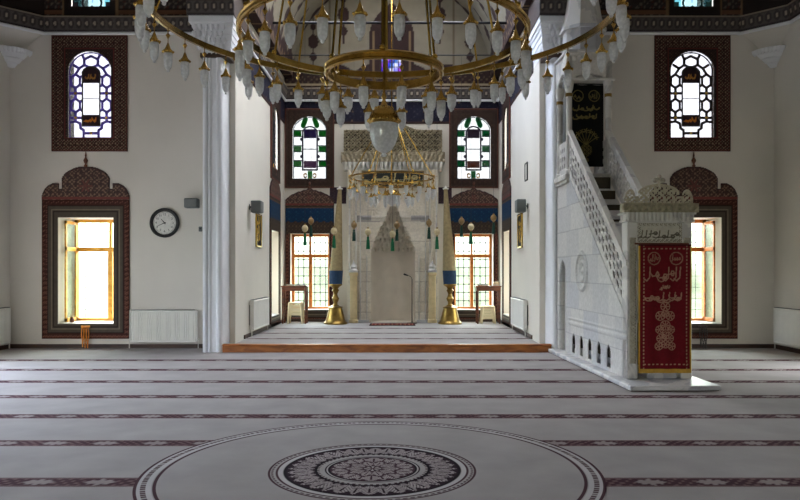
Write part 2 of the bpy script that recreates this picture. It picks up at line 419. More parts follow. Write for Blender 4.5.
vo = tag(link('ceiling_apse', vault_mesh(), M['vault']), 'painted barrel vault over the apse, cream with dark arabesques', 'ceiling', kind='structure')
vo.modifiers.new('thick', 'SOLIDIFY').thickness = -.25

# ---- upper drum painting, chamfered corners, dome
DRK = (74, 62, 58)
def drum_col(x, z):
    C = flat(x, (54, 47, 46))
    put(C, arab(x, z, .30) > .30, (98, 90, 80)); put(C, arab(x+.2, z, .22, 1.) > .5, (78, 46, 38))
    put(C, np.abs(z-6.86) < .05, (104, 74, 56)); put(C, np.abs(z-6.92) < .012, (30, 24, 24))
    for k in (0.,): put(C, np.hypot((np.abs(x)-1.2)/.28, (z-7.35)/.34) < 1, (52, 44, 42)); put(C, np.hypot((np.abs(x)-1.2)/.16, (z-7.35)/.2) < 1, (132, 120, 98))
    put(C, (np.abs(x) < .55), (46, 38, 36)); put(C, (np.abs(np.abs(x)-.55) < .02), (120, 96, 70))
    return C
for s, nm in ((-1, 'left'), (1, 'right')):
    cx = s*UWX; 
    x0 = -7.12 if s < 0 else AX+XA+.05; w = 7.12-XA-.05-s*AX
    f = lambda x, z, c=cx: drum_col(x-c, z)
    mk = lambda x, z, c=cx: ~((np.abs(x-c) < .40) & (z > 6.97) & (z < 8.28))
    tag(panel('trim_2' if s < 0 else 'trim_3', w, 2.3, .03, f, M['vault'], None, (0, DW, 0), x0=x0, z0=ZF1-.02, maskfn=mk, thick=.04),
        f'dark painted band above the cornice on the front wall, {nm} side', 'wall painting', kind='structure')
    # corner chamfer wall above the cornice
    cl = .70*sqrt(2)
    cm = panel_mesh('chamfer', cl+.02, 2.3, .03, lambda x, z: drum_col(x-.1, z), thick=.05, z0=ZF1-.02)
    mid = (s*(7.11+.345), DW-.345, 0)
    tag(link('trim_4' if s < 0 else 'trim_5', cm, M['vault'], None, mid, -s*pi/4), f'dark painted corner facet above the {nm} cornice', 'wall painting', kind='structure')
    sp = panel_mesh('sidepaint', DW-.7-Y0, 2.3, .06, lambda x, z: drum_col((x % 4.2)-2.1, z), thick=.04, z0=ZF1-.02)
    tag(link('trim_6' if s < 0 else 'trim_7', sp, M['vault'], None, (s*XS, (DW-.7+Y0)/2, 0), -s*pi/2), f'dark painted band above the cornice on the {nm} side wall', 'wall painting', kind='structure')
# plain dome over the hall
dm = MB(); dm.lathe([(7.4*cos(a), 9.15+4.6*sin(a)) for a in np.linspace(0, pi/2, 14)], (0, 5.4, 0), 48)
ring_i = [(7.4*cos(2*pi*k/48), 5.4+7.4*sin(2*pi*k/48), 9.15) for k in range(48)]; ring_o = []
for k in range(48):
    c_, s_ = cos(2*pi*k/48), sin(2*pi*k/48); t_ = min(8.3/max(abs(c_), 1e-6), (9.6 if s_ > 0 else 9.9)/max(abs(s_), 1e-6)); ring_o.append((t_*c_, 5.4+t_*s_, 9.15))
dm.add(ring_i+ring_o, [(k, (k+1) % 48, 48+(k+1) % 48, 48+k) for k in range(48)])
for sx_ in (-1, 1):
    for yy_ in (15.0, -4.5): dm.add([(sx_*8.3, yy_, 9.15), (sx_*5.4, yy_, 9.15), (sx_*8.3, yy_-(3.6 if yy_ > 0 else -3.6), 9.15)], [(0, 1, 2)])
dm.add([(AX-3.3, 14.75, 9.1), (AX+3.3, 14.75, 9.1), (AX+3.3, 14.75, 10.5), (AX-3.3, 14.75, 10.5)], [(0, 1, 2, 3)])
dome = struct('ceiling', dm, M['plaster'], 'plastered dome over the hall', 'ceiling', smooth=True)
dome.modifiers.new('thick', 'SOLIDIFY').thickness = .2

# ---- cornice friezes (painted bands with a white bead below)
def frieze_col(x, z):
    t = (z-ZF0)/(ZF1-ZF0)
    C = flat(x, (78, 71, 68))
    ph = (x/.16) % 1.; mot = np.hypot((ph-.5)/.38, (t-.5)/.34)
    put(C, mot < 1, (52, 44, 44)); put(C, mot < .45, (150, 138, 122))
    put(C, (t > .86), (60, 50, 48)); put(C, (t > .93), (140, 128, 112)); put(C, t < .10, (44, 36, 36))
    return C
fh = lambda X, Z: .03+.05*np.clip((Z-ZF0)/(ZF1-ZF0), 0, 1)
n = 8
def frieze(nm, w, loc, rz, lab):
    global n
    o = tag(panel('trim_%d' % n, w, ZF1-ZF0, .02, frieze_col, M['carved'], None, loc, rz, z0=ZF0, hfn=fh, thick=.05), lab, 'cornice', kind='structure'); n += 1
    obj('bead', MB().tube((-w/2, -.05, ZF0-.035), (w/2, -.05, ZF0-.035), .035, n=8), M['stone'], o)
    return o
for s, nm in ((-1, 'left'), (1, 'right')):
    frieze('f', 7.12-XA-.4-s*AX, ((s*(7.12+XA+.4)+AX)/2, DW, 0), 0, f'painted cornice band along the front wall, {nm} of the apse')
    frieze('f', .72*sqrt(2), (s*(7.11+.345), DW-.345, 0), -s*pi/4, f'painted cornice band across the {nm} corner of the hall')
    frieze('f', DW-.7-Y0, (s*XS, (DW-.7+Y0)/2, 0), -s*pi/2, f'painted cornice band along the {nm} side wall')
    frieze('f', DB-14.6, (AX+s*XA, (DB+14.6)/2, -.07), -s*pi/2, f'painted cornice band along the {nm} wall of the apse')
frieze('f', 2*XA, (AX, DB, -.07), 0, 'painted cornice band along the back wall of the apse')

# navy painted band under the apse cornice
def navy_col(x, z):
    C = flat(x, (25, 24, 42)); put(C, arab(x, z, .30) > .42, (52, 50, 64)); put(C, arab(x+.1, z, .5, 2) > .62, (112, 92, 70))
    put(C, (z < 5.76) | (z > 6.33), (58, 40, 36)); return C
nb = lambda x, z: ~((np.abs(np.abs(x)-AWX) < .62) & (z < 6.12))
tag(panel('trim_%d' % n, 2*XA-.04, .66, .025, navy_col, M['painted'], None, (AX, DB, 0), z0=5.70, thick=.015, maskfn=nb), 'navy painted band under the cornice on the apse back wall', 'wall painting', kind='structure'); n += 1
for s, nm in ((-1, 'left'), (1, 'right')):
    tag(panel('trim_%d' % n, DB-14.95, .66, .025, navy_col, M['painted'], None, (AX+s*XA, (DB+14.95)/2, 0), -s*pi/2, z0=5.70, thick=.015,
              maskfn=lambda x, z, ss=s: ~((np.abs(x-(-ss)*(SWC-(DB+14.95)/2)) < .66) & (z < 6.12))), f'navy painted band under the cornice on the {nm} apse wall', 'wall painting', kind='structure'); n += 1

# ---- piers either side of the apse opening, with stalactite capitals
for s, nm in ((-1, 'left'), (1, 'right')):
    # footprint: front face, splayed jamb back to the apse wall
    P = lambda q: AX+s*q
    poly = [(P(3.56), 13.93), (P(3.19), 13.93), (P(3.03), 14.98), (P(3.03), 15.05), (P(3.56), 15.05)]
    if s > 0: poly = poly[::-1]
    pm = MB().prism(poly, 0, 5.72)
    for q, r in ((3.515, .05), (3.43, .03), (3.25, .055)):   # ribs on the front face
        pm.tube((P(q), 13.935, 0), (P(q), 13.935, 5.7), r, n=14)
    for t, r in ((.42, .025), (.62, .035)):                  # fillets on the splayed jamb
        pm.tube((P(3.19-.16*t), 13.93+1.05*t, 0), (P(3.19-.16*t), 13.93+1.05*t, 5.7), r, n=10)
    p = struct('trim_%d' % n, pm, M['stone'], f'fluted white stone pier on the {nm} side of the apse opening', 'pier', smooth=True); n += 1
    cap = MB()
    def bx(mb, a, b, *r): return mb.box(min(P(a), P(b)), max(P(a), P(b)), *r)
    for k in range(5):
        e = .03+.035*k; z0 = 5.78+k*.115; z1 = z0+.125
        bx(cap, 3.03-e*.5, 3.56+e, 13.93-e, 14.9, z0, z1)
        for q in range(6):   # hanging stalactite cells
            xx = 3.08+(3.56-3.08+e)*(q+.5+(k % 2)*.5)/6
            cap.lathe([(.0, -.07), (.03, -.04), (.042, .0), (.042, .05)], (P(xx), 13.93-e+.005, z0), 8)
    bx(cap, 2.92, 3.78, 13.72, 14.9, 6.33, ZF0+.01)
    obj('capital', cap, M['stone'], p)
    obj('necking', bx(MB(), 3.04, 3.60, 13.87, 14.9, 5.70, 5.785), M['wood_base'], p)
    panel('cornice_block', .9, .3, .02, frieze_col, M['carved'], p, (P(3.35), 13.74, 0), 0, z0=ZF0, hfn=fh, thick=.05)
    obj('upper_block', bx(MB(), 2.90, 3.80, 13.74, 14.9, ZF0, 9.2), M['wood_base'], p)
# corner squinches with shell capitals
for s, nm in ((-1, 'left'), (1, 'right')):
    sq = MB()
    N = 10
    for k in range(N):
        t0, t1 = k/N, (k+1)/N; e0, e1 = .70*t0**1.6, .70*t1**1.6; z0, z1 = 5.6+(ZF0-5.6)*t0, 5.6+(ZF0-5.6)*t1
        c = (s*XS, DW); 
        a0 = (s*(XS-e0), DW, z0); b0 = (s*XS, DW-e0, z0); a1 = (s*(XS-e1), DW, z1); b1 = (s*XS, DW-e1, z1)
        sq.add([a0, b0, b1, a1], [(0,1,2,3)])
    sq.add([(s*(XS-.70), DW, ZF0), (s*XS, DW-.70, ZF0), (s*XS, DW, ZF0)], [(0,1,2)])
    p = struct('trim_%d' % n, sq, M['plaster'], f'white plaster squinch filling the {nm} upper corner of the hall', 'squinch', smooth=True); n += 1
    cp = MB()
    for k in range(4):
        cp.lathe([(.07+.09*k, 0), (.10+.10*k, .05), (.13+.10*k, .075)], (s*(XS-.03), DW-.03, 5.72+k*.085), 20)
    for k in range(9):
        a = pi*(.5+.5*(k+.5)/9) if s > 0 else pi*.5*(k+.5)/9
        cp.lathe([(0, -.12), (.05, -.06), (.06, 0)], (s*(XS-.03)+.40*cos(a), DW-.03-.40*sin(a), 6.04), 8)
    obj('shell_capital', cp, M['stone'], p)

# ---- skirting
for s, nm in ((-1, 'left'), (1, 'right')):
    a, b = sorted((AX+s*3.58, s*XS))
    struct('baseboard_front_'+nm, MB().box(a, b, DW-.03, DW, 0, .09), M['wood_base'], f'dark skirting board along the front wall, {nm} side', 'skirting')
    struct('baseboard_'+nm, MB().box(min(s*(XS-.03), s*XS), max(s*(XS-.03), s*XS), Y0, DW-.03, 0, .09), M['wood_base'], f'dark skirting board along the {nm} side wall', 'skirting')
    struct('baseboard_apse_'+nm, MB().box(AX+min(s*(XA-.03), s*XA), AX+max(s*(XA-.03), s*XA), 15.06, DB, PZ, PZ+.08), M['wood_base'], f'dark skirting board along the {nm} apse wall', 'skirting')
struct('baseboard_apse_back', MB().box(AX-XA, NX-1.4, DB-.05, DB, PZ, PZ+.07).box(NX+1.4, AX+XA, DB-.05, DB, PZ, PZ+.07), M['wood_base'], 'dark skirting board along the apse back wall', 'skirting')
st = MB().bbox(AX-3.18, AX+3.18, 13.90, 13.98, 0, PZ-.03, .01).bbox(AX-3.18, AX+3.18, 13.88, 14.02, PZ-.03, PZ+.012, .012)
struct('trim_%d' % n, st, M['wood_step'], 'varnished wooden step edge in front of the apse floor', 'step'); n += 1
# tie rods across the apse
for y, z, r in ((16.9, 7.40, .03), (18.1, 7.0, .015)):
    struct('trim_%d' % n, MB().tube((AX-XA, y, z), (AX+XA, y, z), r, n=10), M['iron'], 'iron tie rod spanning the apse, ' + ('nearer one' if y < 17.5 else 'further one'), 'tie rod', smooth=True); n += 1

# ================================================================== CARPETS
CB = (158, 153, 151); CD = (70, 46, 52); CL = (150, 140, 138)
def stripe_col(x, t):
    """t: -1..1 across the band"""
    C = flat(x, CD)
    ph = (x/.46) % 1.
    leaf = np.abs(t) < .55*np.clip(np.cos((ph-.5)*pi*1.9), 0, 1)**.7*(1+.35*np.cos((ph-.5)*2*pi*7))
    put(C, leaf, CL, .85)
    put(C, (np.sin(2*pi*x/.085)*np.sin(pi*t*2.2) > .35) & (np.abs(ph-.5) > .24), (120, 96, 96), .8)
    put(C, np.abs(np.abs(t)-.86) < .07, (118, 96, 96)); return C
def carpet_arrays(x0, x1, y0, y1, z, rows, half, disc=None):
    Vs, Qs, Cs = [], [], []; off = 0
    def grid(X, Y, Zv, C):
        nonlocal off
        a, b = X.shape; I = np.arange(a*b).reshape(a, b)+off
        Q = np.stack([I[:-1,:-1], I[:-1,1:], I[1:,1:], I[1:,:-1]], -1).reshape(-1, 4)
        Vs.append(np.stack([X, Y, np.full_like(X, Zv)], -1).reshape(-1, 3)); Qs.append(Q); Cs.append(C.reshape(-1, 3)); off += a*b
    X, Y = np.meshgrid(np.linspace(x0, x1, 3), np.linspace(y0, y1, 3)); grid(X, Y, z, flat(X, CB))
    for r in rows:
        nn = int((x1-x0)/.02); xs = np.linspace(x0, x1, nn); ts = np.linspace(-1, 1, 15)
        X, T = np.meshgrid(xs, ts); grid(X, r+T*half, z+.0015, stripe_col(X, T))
    if disc:
        cx, cy, R = disc
        rr = np.concatenate([np.linspace(.004, .90, 150), np.linspace(.905, R-.17, 4), np.linspace(R-.165, R, 40)]); th = np.linspace(0, 2*pi, 721)
        TH_, RR = np.meshgrid(-th, rr); C = flat(RR, CB)
        sc = lambda nb, k: np.sin(nb*TH_)*np.cos(k*RR*2*pi)
        # centre field: two rings of veined petals round a star
        def leaves(nb, r0, r1, wid, off=0.):
            a = ((TH_*nb/(2*pi)+off) % 1.)-.5; p = (RR-r0)/(r1-r0); ok = (p > 0) & (p < 1); p = np.clip(p, 0, 1)
            b = np.abs(a); m = ok & (b < wid*np.sin(pi*p**.8)**.7*(1+.18*np.cos(p*pi*9)))
            return m & ~((b < .045) & (p < .8)) & (np.cos((p*5.0-b*7)*2*pi) > -.72)
        put(C, RR < .345, (66, 46, 54)); LT_ = (160, 150, 149)
        put(C, leaves(10, .20, .335, .40) | leaves(10, .23, .33, .16, .5), LT_); put(C, leaves(10, .07, .215, .38, .5) | leaves(10, .10, .19, .14), LT_)
        put(C, RR < .075, (50, 34, 42)); put(C, (RR < .07) & (np.cos(8*TH_) > -.1), LT_); put(C, RR < .02, CD)
        put(C, np.abs(RR-.375) < .007, (40, 28, 34)); put(C, np.abs(RR-.348) < .008, (30, 22, 28)); put(C, np.abs(RR-.362) < .005, (170, 164, 162))
        # dark ring of scrolling leaves
        put(C, (RR > .445) & (RR < .705), (44, 30, 38))
        put(C, leaves(18, .462, .668, .38) | leaves(18, .50, .675, .17, .5) | (leaves(36, .462, .53, .30, .5)), (158, 148, 148))
        put(C, np.abs(RR-.69) < .012, (28, 20, 26)); put(C, np.abs(RR-.45) < .008, (24, 18, 24))
        put(C, (np.abs(RR-.43) < .008) & (np.sin(60*TH_) > 0), CD)
        put(C, (np.abs(RR-.755) < .008), CD); put(C, (np.abs(RR-.79) < .009) & (np.sin(90*TH_) > -.3), (78, 62, 66)); put(C, np.abs(RR-.815) < .008, CD)
        put(C, (RR > .71) & (RR < .745), (182, 178, 178))
        # outer hoop
        q = RR-R
        put(C, (q > -.16) & (q < -.135), CD); put(C, (q > -.125) & (q < -.085), (180, 176, 176))
        put(C, (q > -.085) & (q < -.05) & (np.sin(220*TH_) > -.2), CD); put(C, (q > -.05) & (q < -.025), (178, 174, 174)); put(C, q > -.025, CD)
        grid(cx+RR*np.cos(TH_), cy+RR*np.sin(TH_), z+.003, C)
    return np.concatenate(Vs), np.concatenate(Qs), np.concatenate(Cs)
def carpet(name, lab, *a, **k):
    V, Q, C = carpet_arrays(*a, **k)
    me = bpy.data.meshes.new(name); me.from_pydata(V.tolist(), [], Q.tolist()); me.update()
    at = me.color_attributes.new('Col', 'FLOAT_COLOR', 'POINT'); at.data.foreach_set('color', np.concatenate([C, np.ones((len(C), 1))], 1).astype(np.float32).ravel())
    return tag(link(name, me, M['carpet']), lab, 'carpet')
carpet('prayer_carpet', 'grey hall carpet with dark floral prayer stripes and round medallion', -XS+.03, XS-.03, Y0+.1, DW-.03, .008,
       [5.4+1.215*k for k in range(-6, 7)], .115, disc=(-.035, 5.76, 1.80))
carpet('apse_carpet', 'striped grey carpet on the raised apse floor beyond the wooden step', AX-XA+.03, AX+XA-.03, 14.03, DB-.06, PZ-.006, [15.2, 16.5, 17.9], .10)

# ================================================================== WINDOWS
RED = (66, 34, 29); DKB = (38, 27, 24); GRYB = (80, 71, 62)
wn = 1
def ogee_top(x, w, base, rise):
    """height of the crest outline over a lower window"""
    a = np.abs(x)/(w/2)
    if w < 1.6:      # apse: one low scalloped ogee
        return base+rise*(.30+.58*(1-np.clip(a, 0, 1)**1.8)**.8+.12*np.exp(-(a/.10)**2)+.025*np.abs(np.cos(a*pi*4)))*(a < .995)
    h = np.where(a < .54, base+rise*(.52+.48*np.sqrt(np.maximum(0, 1-(a/.56)**2))), 0)
    h = np.where((a >= .54) & (a < .62), base+rise*.34, h)
    h = np.where((a >= .62), base+rise*(.50*np.sqrt(np.maximum(0, 1-((a-.68)/.325)**2))), h)
    return h
def crest_col(w, z0, rise, blue=False):
    def f(x, z):
        C = flat(x, (62, 36, 30)); put(C, arab(x, z-z0, .17) > .18, (122, 96, 78)); put(C, arab(x+.07, z-z0, .13, 1.) > .42, (42, 26, 24))
        put(C, rosette(x, z, 0, z0+rise*.42, rise*.22), (96, 48, 42))
        top = ogee_top(x, w, z0, rise); put(C, top-z < .035, (58, 30, 28)); put(C, np.abs(z-z0-.03) < .03, (104, 42, 34)); return C
    return f
def frame_col(w, h, iw, ih, iz, base):
    """stepped painted border between the outer edge and the opening"""
    def f(x, z):
        dx = np.minimum(w/2-np.abs(x), 1e9); dz = np.minimum(z-base, base+h-z); e = np.minimum(dx, dz)
        C = flat(x, GRYB); put(C, e < .115, RED); put(C, (e < .10) & (e > .02) & (arab(x, z, .10) > .25), (128, 84, 66)); put(C, np.abs(e-.115) < .012, DKB)
        put(C, np.abs(e-.20) < .010, (126, 116, 98)); put(C, np.abs(e-.235) < .014, DKB); return C
    return f
def lower_window(name, label, loc, rz, w, h, base, iw, iz0, iz1, depth, sash, wood, rise, blue, leaf=0, lattice=True, mull=(0.,), trans=None):
    global wn
    g = thing('window_%d' % wn, label, 'window', loc, rz, kind='structure'); wn += 1
    mk = lambda x, z: ~((np.abs(x) < iw/2) & (z > iz0) & (z < iz1))
    if blue:
        b0, b1 = blue
        def bf(x, z):
            C = frame_col(w, h, iw, 0, iz0, base)(x, z); put(C, (z > iz1), (58, 46, 39)); put(C, (z > iz1) & (arab(x, z, .2) > .3), (84, 68, 54))
            fr = (z > b0-.05*np.abs(np.sin(pi*x/.2))) & (z < b1); put(C, fr, (14, 46, 78)); put(C, fr & (arab(x, z, .2) > .45), (28, 72, 100)); put(C, fr & (np.abs(z-b1) < .03), (90, 70, 50)); return C
        panel('painted_frame', w, h, .02, bf, M['painted'], g, maskfn=mk, thick=.03, z0=base)
    else:
        panel('painted_frame', w, h, .02, frame_col(w, h, iw, 0, iz0, base), M['painted'], g, maskfn=mk, thick=.03, z0=base)
    cz = base+h
    panel('crest', w, rise+.05, .014, crest_col(w, cz, rise), M['carved'], g, maskfn=lambda x, z: z < ogee_top(x, w, cz, rise), thick=.035, z0=cz)
    fin = MB().lathe([(.03,0),(.035,.03),(.015,.06),(.04,.11),(.045,.14),(.012,.20),(.018,.23),(.0,.34)], (0, -.02, cz+rise-.01), 10)
    obj('finial', fin, M['wood_dark'], g)
    # sash set at the outer face of the wall
    sm = MB(); t = .07; y0, y1 = depth-.07, depth
    sm.box(-iw/2, -iw/2+t, y0, y1, iz0, iz1); sm.box(iw/2-t, iw/2, y0, y1, iz0, iz1); sm.box(-iw/2, iw/2, y0, y1, iz0, iz0+t); sm.box(-iw/2, iw/2, y0, y1, iz1-t, iz1)
    tr = iz0+(iz1-iz0)*.72 if trans is None else trans
    sm.box(-iw/2, iw/2, y0-.01, y1, tr-.045, tr+.045)
    for q in mull:
        sm.box(q-.045, q+.045, y0-.012, y1, iz0, tr); sm.box(q-.025, q+.025, y0-.012, y1, tr, iz1)
    obj('sash', sm, M[wood], g, smooth=False)
    obj('pane', MB().box(-iw/2+t*.6, iw/2-t*.6, depth-.035, depth-.029, iz0+t*.6, iz1-t*.6), M['pane'], g, smooth=False)
    if lattice:
        lm = MB(); gr_ = .010 if blue else .005
        nxg = max(3, int(round(iw/.155))); nzg = int(round((iz1-iz0)/.23))
        for k in range(1, nxg): xx = -iw/2+iw*k/nxg; lm.tube((xx, depth+.10, iz0), (xx, depth+.10, iz1), gr_, n=6)
        for k in range(1, nzg): zz = iz0+(iz1-iz0)*k/nzg; lm.tube((-iw/2, depth+.10, zz), (iw/2, depth+.10, zz), gr_, n=6)
        for k in range(1, nxg):
            for j in range(1, nzg): lm.ball((-iw/2+iw*k/nxg, depth+.10, iz0+(iz1-iz0)*j/nzg), .028 if blue else .012, 6)
        obj('iron_grille', lm, M['iron'], g)
    obj('sill', MB().box(-iw/2, iw/2, -.02, depth-.07, iz0-.0, iz0+.012), M['marble'], g, smooth=False)
    if leaf:  # an inward-opened casement against the jamb
        lf = MB(); x = leaf*(iw/2-.06); yy0, yy1 = depth-.62, depth-.09; b = .03
        for (ya, yb, za, zb) in ((yy0, yy0+.06, iz0+.03, iz1-.06), (yy1-.06, yy1, iz0+.03, iz1-.06), (yy0, yy1, iz0+.03, iz0+.10), (yy0, yy1, iz1-.12, iz1-.06), (yy0, yy1, tr-.04, tr+.04)):
            lf.box(x-b/2, x+b/2, ya, yb, za, zb)
        q = obj('casement', lf, M[wood], g, smooth=False)
        obj('casement_pane', MB().box(x-.003, x+.003, yy0+.05, yy1-.05, iz0+.08, iz1-.10), M['pane'], q, smooth=False)
    return g
lower_window('w', 'left lower window of the front wall, dark painted frame and yellow wooden sash', (-LWX-.05, DW, 0), 0, 1.78, 2.83, .20, LWW, LWZ0, LWZ1, .80, 1, 'wood_yellow', .68, None, leaf=-1, mull=(.20,), trans=2.04)
lower_window('w', 'right lower window of the front wall, partly behind the pulpit', (LWX-.05, DW, 0), 0, 1.78, 2.83, .20, LWW, LWZ0, LWZ1, .80, 1, 'wood_orange', .68, None, leaf=1, mull=(-.20,), trans=2.04)
for s, nm in ((-1, 'left'), (1, 'right')):
    lower_window('w', f'lower window in the apse back wall, {nm} of the prayer niche, blue band above', (AX+s*AWX, DB, 0), 0, 1.36, 3.25, PZ, AWW, AWZ0, AWZ1, .42, 1, 'wood_orange', .50, (2.98, 3.36), mull=(-.02,), trans=2.0)
    lower_window('w', f'lower window in the {nm} side wall of the apse, blue band above', (AX+s*XA, SWC, 0), -s*pi/2, 1.50, 3.30, PZ, SWW, SWZ0, SWZ1, .40, 1, 'wood_orange', .62, (2.95, 3.40), mull=(0.,), trans=2.0)

# ---- upper stained windows
def arch_h(x, hw, spring, rise):
    a = np.clip(np.abs(x)/hw, 0, 1); return spring+rise*(1-a**2.1)**.62
def hexbits(mir=True):
    P = []
    hexa = [(-80,168),(-62,155),(-45,168),(-45,198),(-62,210),(-80,198),(-80,168)]
    P += [hexa, [(x, y+98) for x, y in hexa], [(-62,210),(-62,253)], [(-87,232),(-38,232)], [(-62,308),(-62,345)], [(-87,330),(-38,330)],
          [(-80,198),(-87,204)], [(-80,168),(-87,162)], [(-80,266),(-87,260)], [(-80,296),(-87,302)], [(-45,168),(-38,164)], [(-45,198),(-38,202)], [(-45,266),(-38,262)], [(-45,296),(-38,300)],
          [(-87,348),(-62,345),(-45,352),(-42,372),(-30,380),(-30,412)], [(-30,392),(0,392)],
          [(-27,95),(0,82),(27,95)], [(-27,95),(-27,118),(0,130)], [(-27,118),(-48,132),(-62,155)], [(-48,132),(-70,118)], [(-27,95),(-34,80)]]
    Q = [[(-x, y) for x, y in p] for p in P]
    return P+Q
HB = hexbits()
def hall_upper(label, cx, leadcol):
    global wn
    g = thing('window_%d' % wn, label, 'window', (cx, DW, 0), 0, kind='structure'); wn += 1
    W, H, zb = 1.54, 2.36, 4.02
    gz0 = 4.30; u = .0051   # drawing unit of the leadwork
    def opening(x, z): return (np.abs(x) < .445) & (z > gz0) & (z < arch_h(x, .445, 5.70, .36))
    def col(x, z):
        e = np.minimum(W/2-np.abs(x), np.minimum(z-zb, zb+H-z))
        C = flat(x, (46, 32, 30)); pat = arab(x, z, .13); put(C, (e < .27), (54, 36, 32)); put(C, (e < .25) & (e > .035) & (pat > .28), (138, 116, 96)); put(C, (e < .25) & (e > .035) & (pat < -.35), (74, 32, 28))
        put(C, (e < .025) & (np.sin(2*pi*(x+z)/.05) > 0), (104, 60, 50)); put(C, np.abs(e-.27) < .016, (96, 44, 40)); put(C, (e > .29) & (arab(x, z, .12) > .4), (92, 70, 56)); return C
    panel('painted_frame', W, H, .012, col, M['painted'], g, maskfn=lambda x, z: ~opening(x, z), thick=.04, z0=zb)
    zt = lambda p: [(q[0]*u, gz0+(412-q[1])*u) for q in p]
    segs = [zt(p) for p in HB]
    panelbox = lambda x, z: (np.abs(x) < 38*u) & (z > gz0+47*u) & (z < gz0+arch_h(x, 38*u, 262*u, 28*u))
    inner = lambda x, z: (np.abs(x) < 32*u) & (z > gz0+53*u) & (z < gz0+arch_h(x, 32*u, 258*u, 26*u))
    plaq = lambda x, z: inner(x, z) & ((z < gz0+94*u) | (z > gz0+222*u))
    def lead(x, z):
        m = strokes(x, z, segs, .024) & ~panelbox(x, z); m |= panelbox(x, z) & ~inner(x, z); m |= plaq(x, z); m |= inner(x, z) & (np.abs(z-gz0-159*u) < .006)
        m |= opening(x, z) & ~((np.abs(x) < .425) & (z > gz0+.02) & (z < arch_h(x, .425, 5.70, .34)))
        return m & opening(x, z)
    sc1 = script_lines(0, gz0+73*u, .24, .10, 3, 6); sc2 = script_lines(0, gz0+246*u, .22, .10, 9, 5)
    def lcol(x, z):
        C = flat(x, leadcol); pb = panelbox(x, z); put(C, pb, (70, 66, 62)); put(C, plaq(x, z), (52, 34, 40)); put(C, strokes(x, z, sc1, .012) & pb, (214, 130, 50)); put(C, strokes(x, z, sc2, .012) & pb, (190, 130, 60))
        for px in (-62, 62):
            for py in (232, 330): put(C, np.hypot(x-px*u, z-gz0-(412-py)*u) < .028, (214, 170, 70))
        put(C, np.hypot(x, z-gz0-20*u) < .028, (214, 170, 70))
        return C
    panel('leading', .89, 1.78, .0085, lcol, M['painted'], g, (0, .06, 0), maskfn=lead, thick=.015, z0=gz0)
    panel('stained_pane', 1.10, 2.0, .05, lambda x, z: flat(x, (250, 250, 255)), M['stained'], g, (0, .075, 0), thick=.006, z0=gz0-.08)
    return g
hall_upper('left upper window of the front wall, hexagon leading and dark patterned frame', -UWX-.02, (104, 86, 196))  # violet lead tone paints in the colour fringe of the window glare
hall_upper('right upper window of the front wall, hexagon leading and dark patterned frame', UWX-.03, (52, 42, 42))

def drum_window(label, cx, tint):
    global wn
    g = thing('window_%d' % wn, label, 'window', (cx, DW, 0), 0, kind='structure'); wn += 1
    def lead(x, z):
        zz = (z-6.97); m = np.abs(x) > .36
        a = np.abs(np.hypot(np.abs(x)-.02, (zz % .36)-.10)-.17) < .018
        m |= a | ((np.abs(x) < .012) & ((zz % .36) < .05)) | (zz < .02)
        m |= (np.abs(x) > .28) & (zz < .12)
        return m
    panel('leading', .80, 1.31, .012, lambda x, z: flat(x, tint), M['painted'], g, (0, .06, 0), maskfn=lead, thick=.015, z0=6.97)
    panel('stained_pane', .80, 1.31, .02, lambda x, z: put(put(flat(x, (225, 250, 255)), (np.abs(x) > .24), (170, 225, 235)), rosette(x, (z-6.97) % .36, 0, .2, .09, 4), (150, 190, 235)), M['stained'], g, (0, .075, 0), thick=.006, z0=6.97)
drum_window('small leaded window above the cornice, over the left front wall', -UWX, (60, 50, 60))
drum_window('small leaded window above the cornice, over the right front wall', UWX, (50, 90, 86))

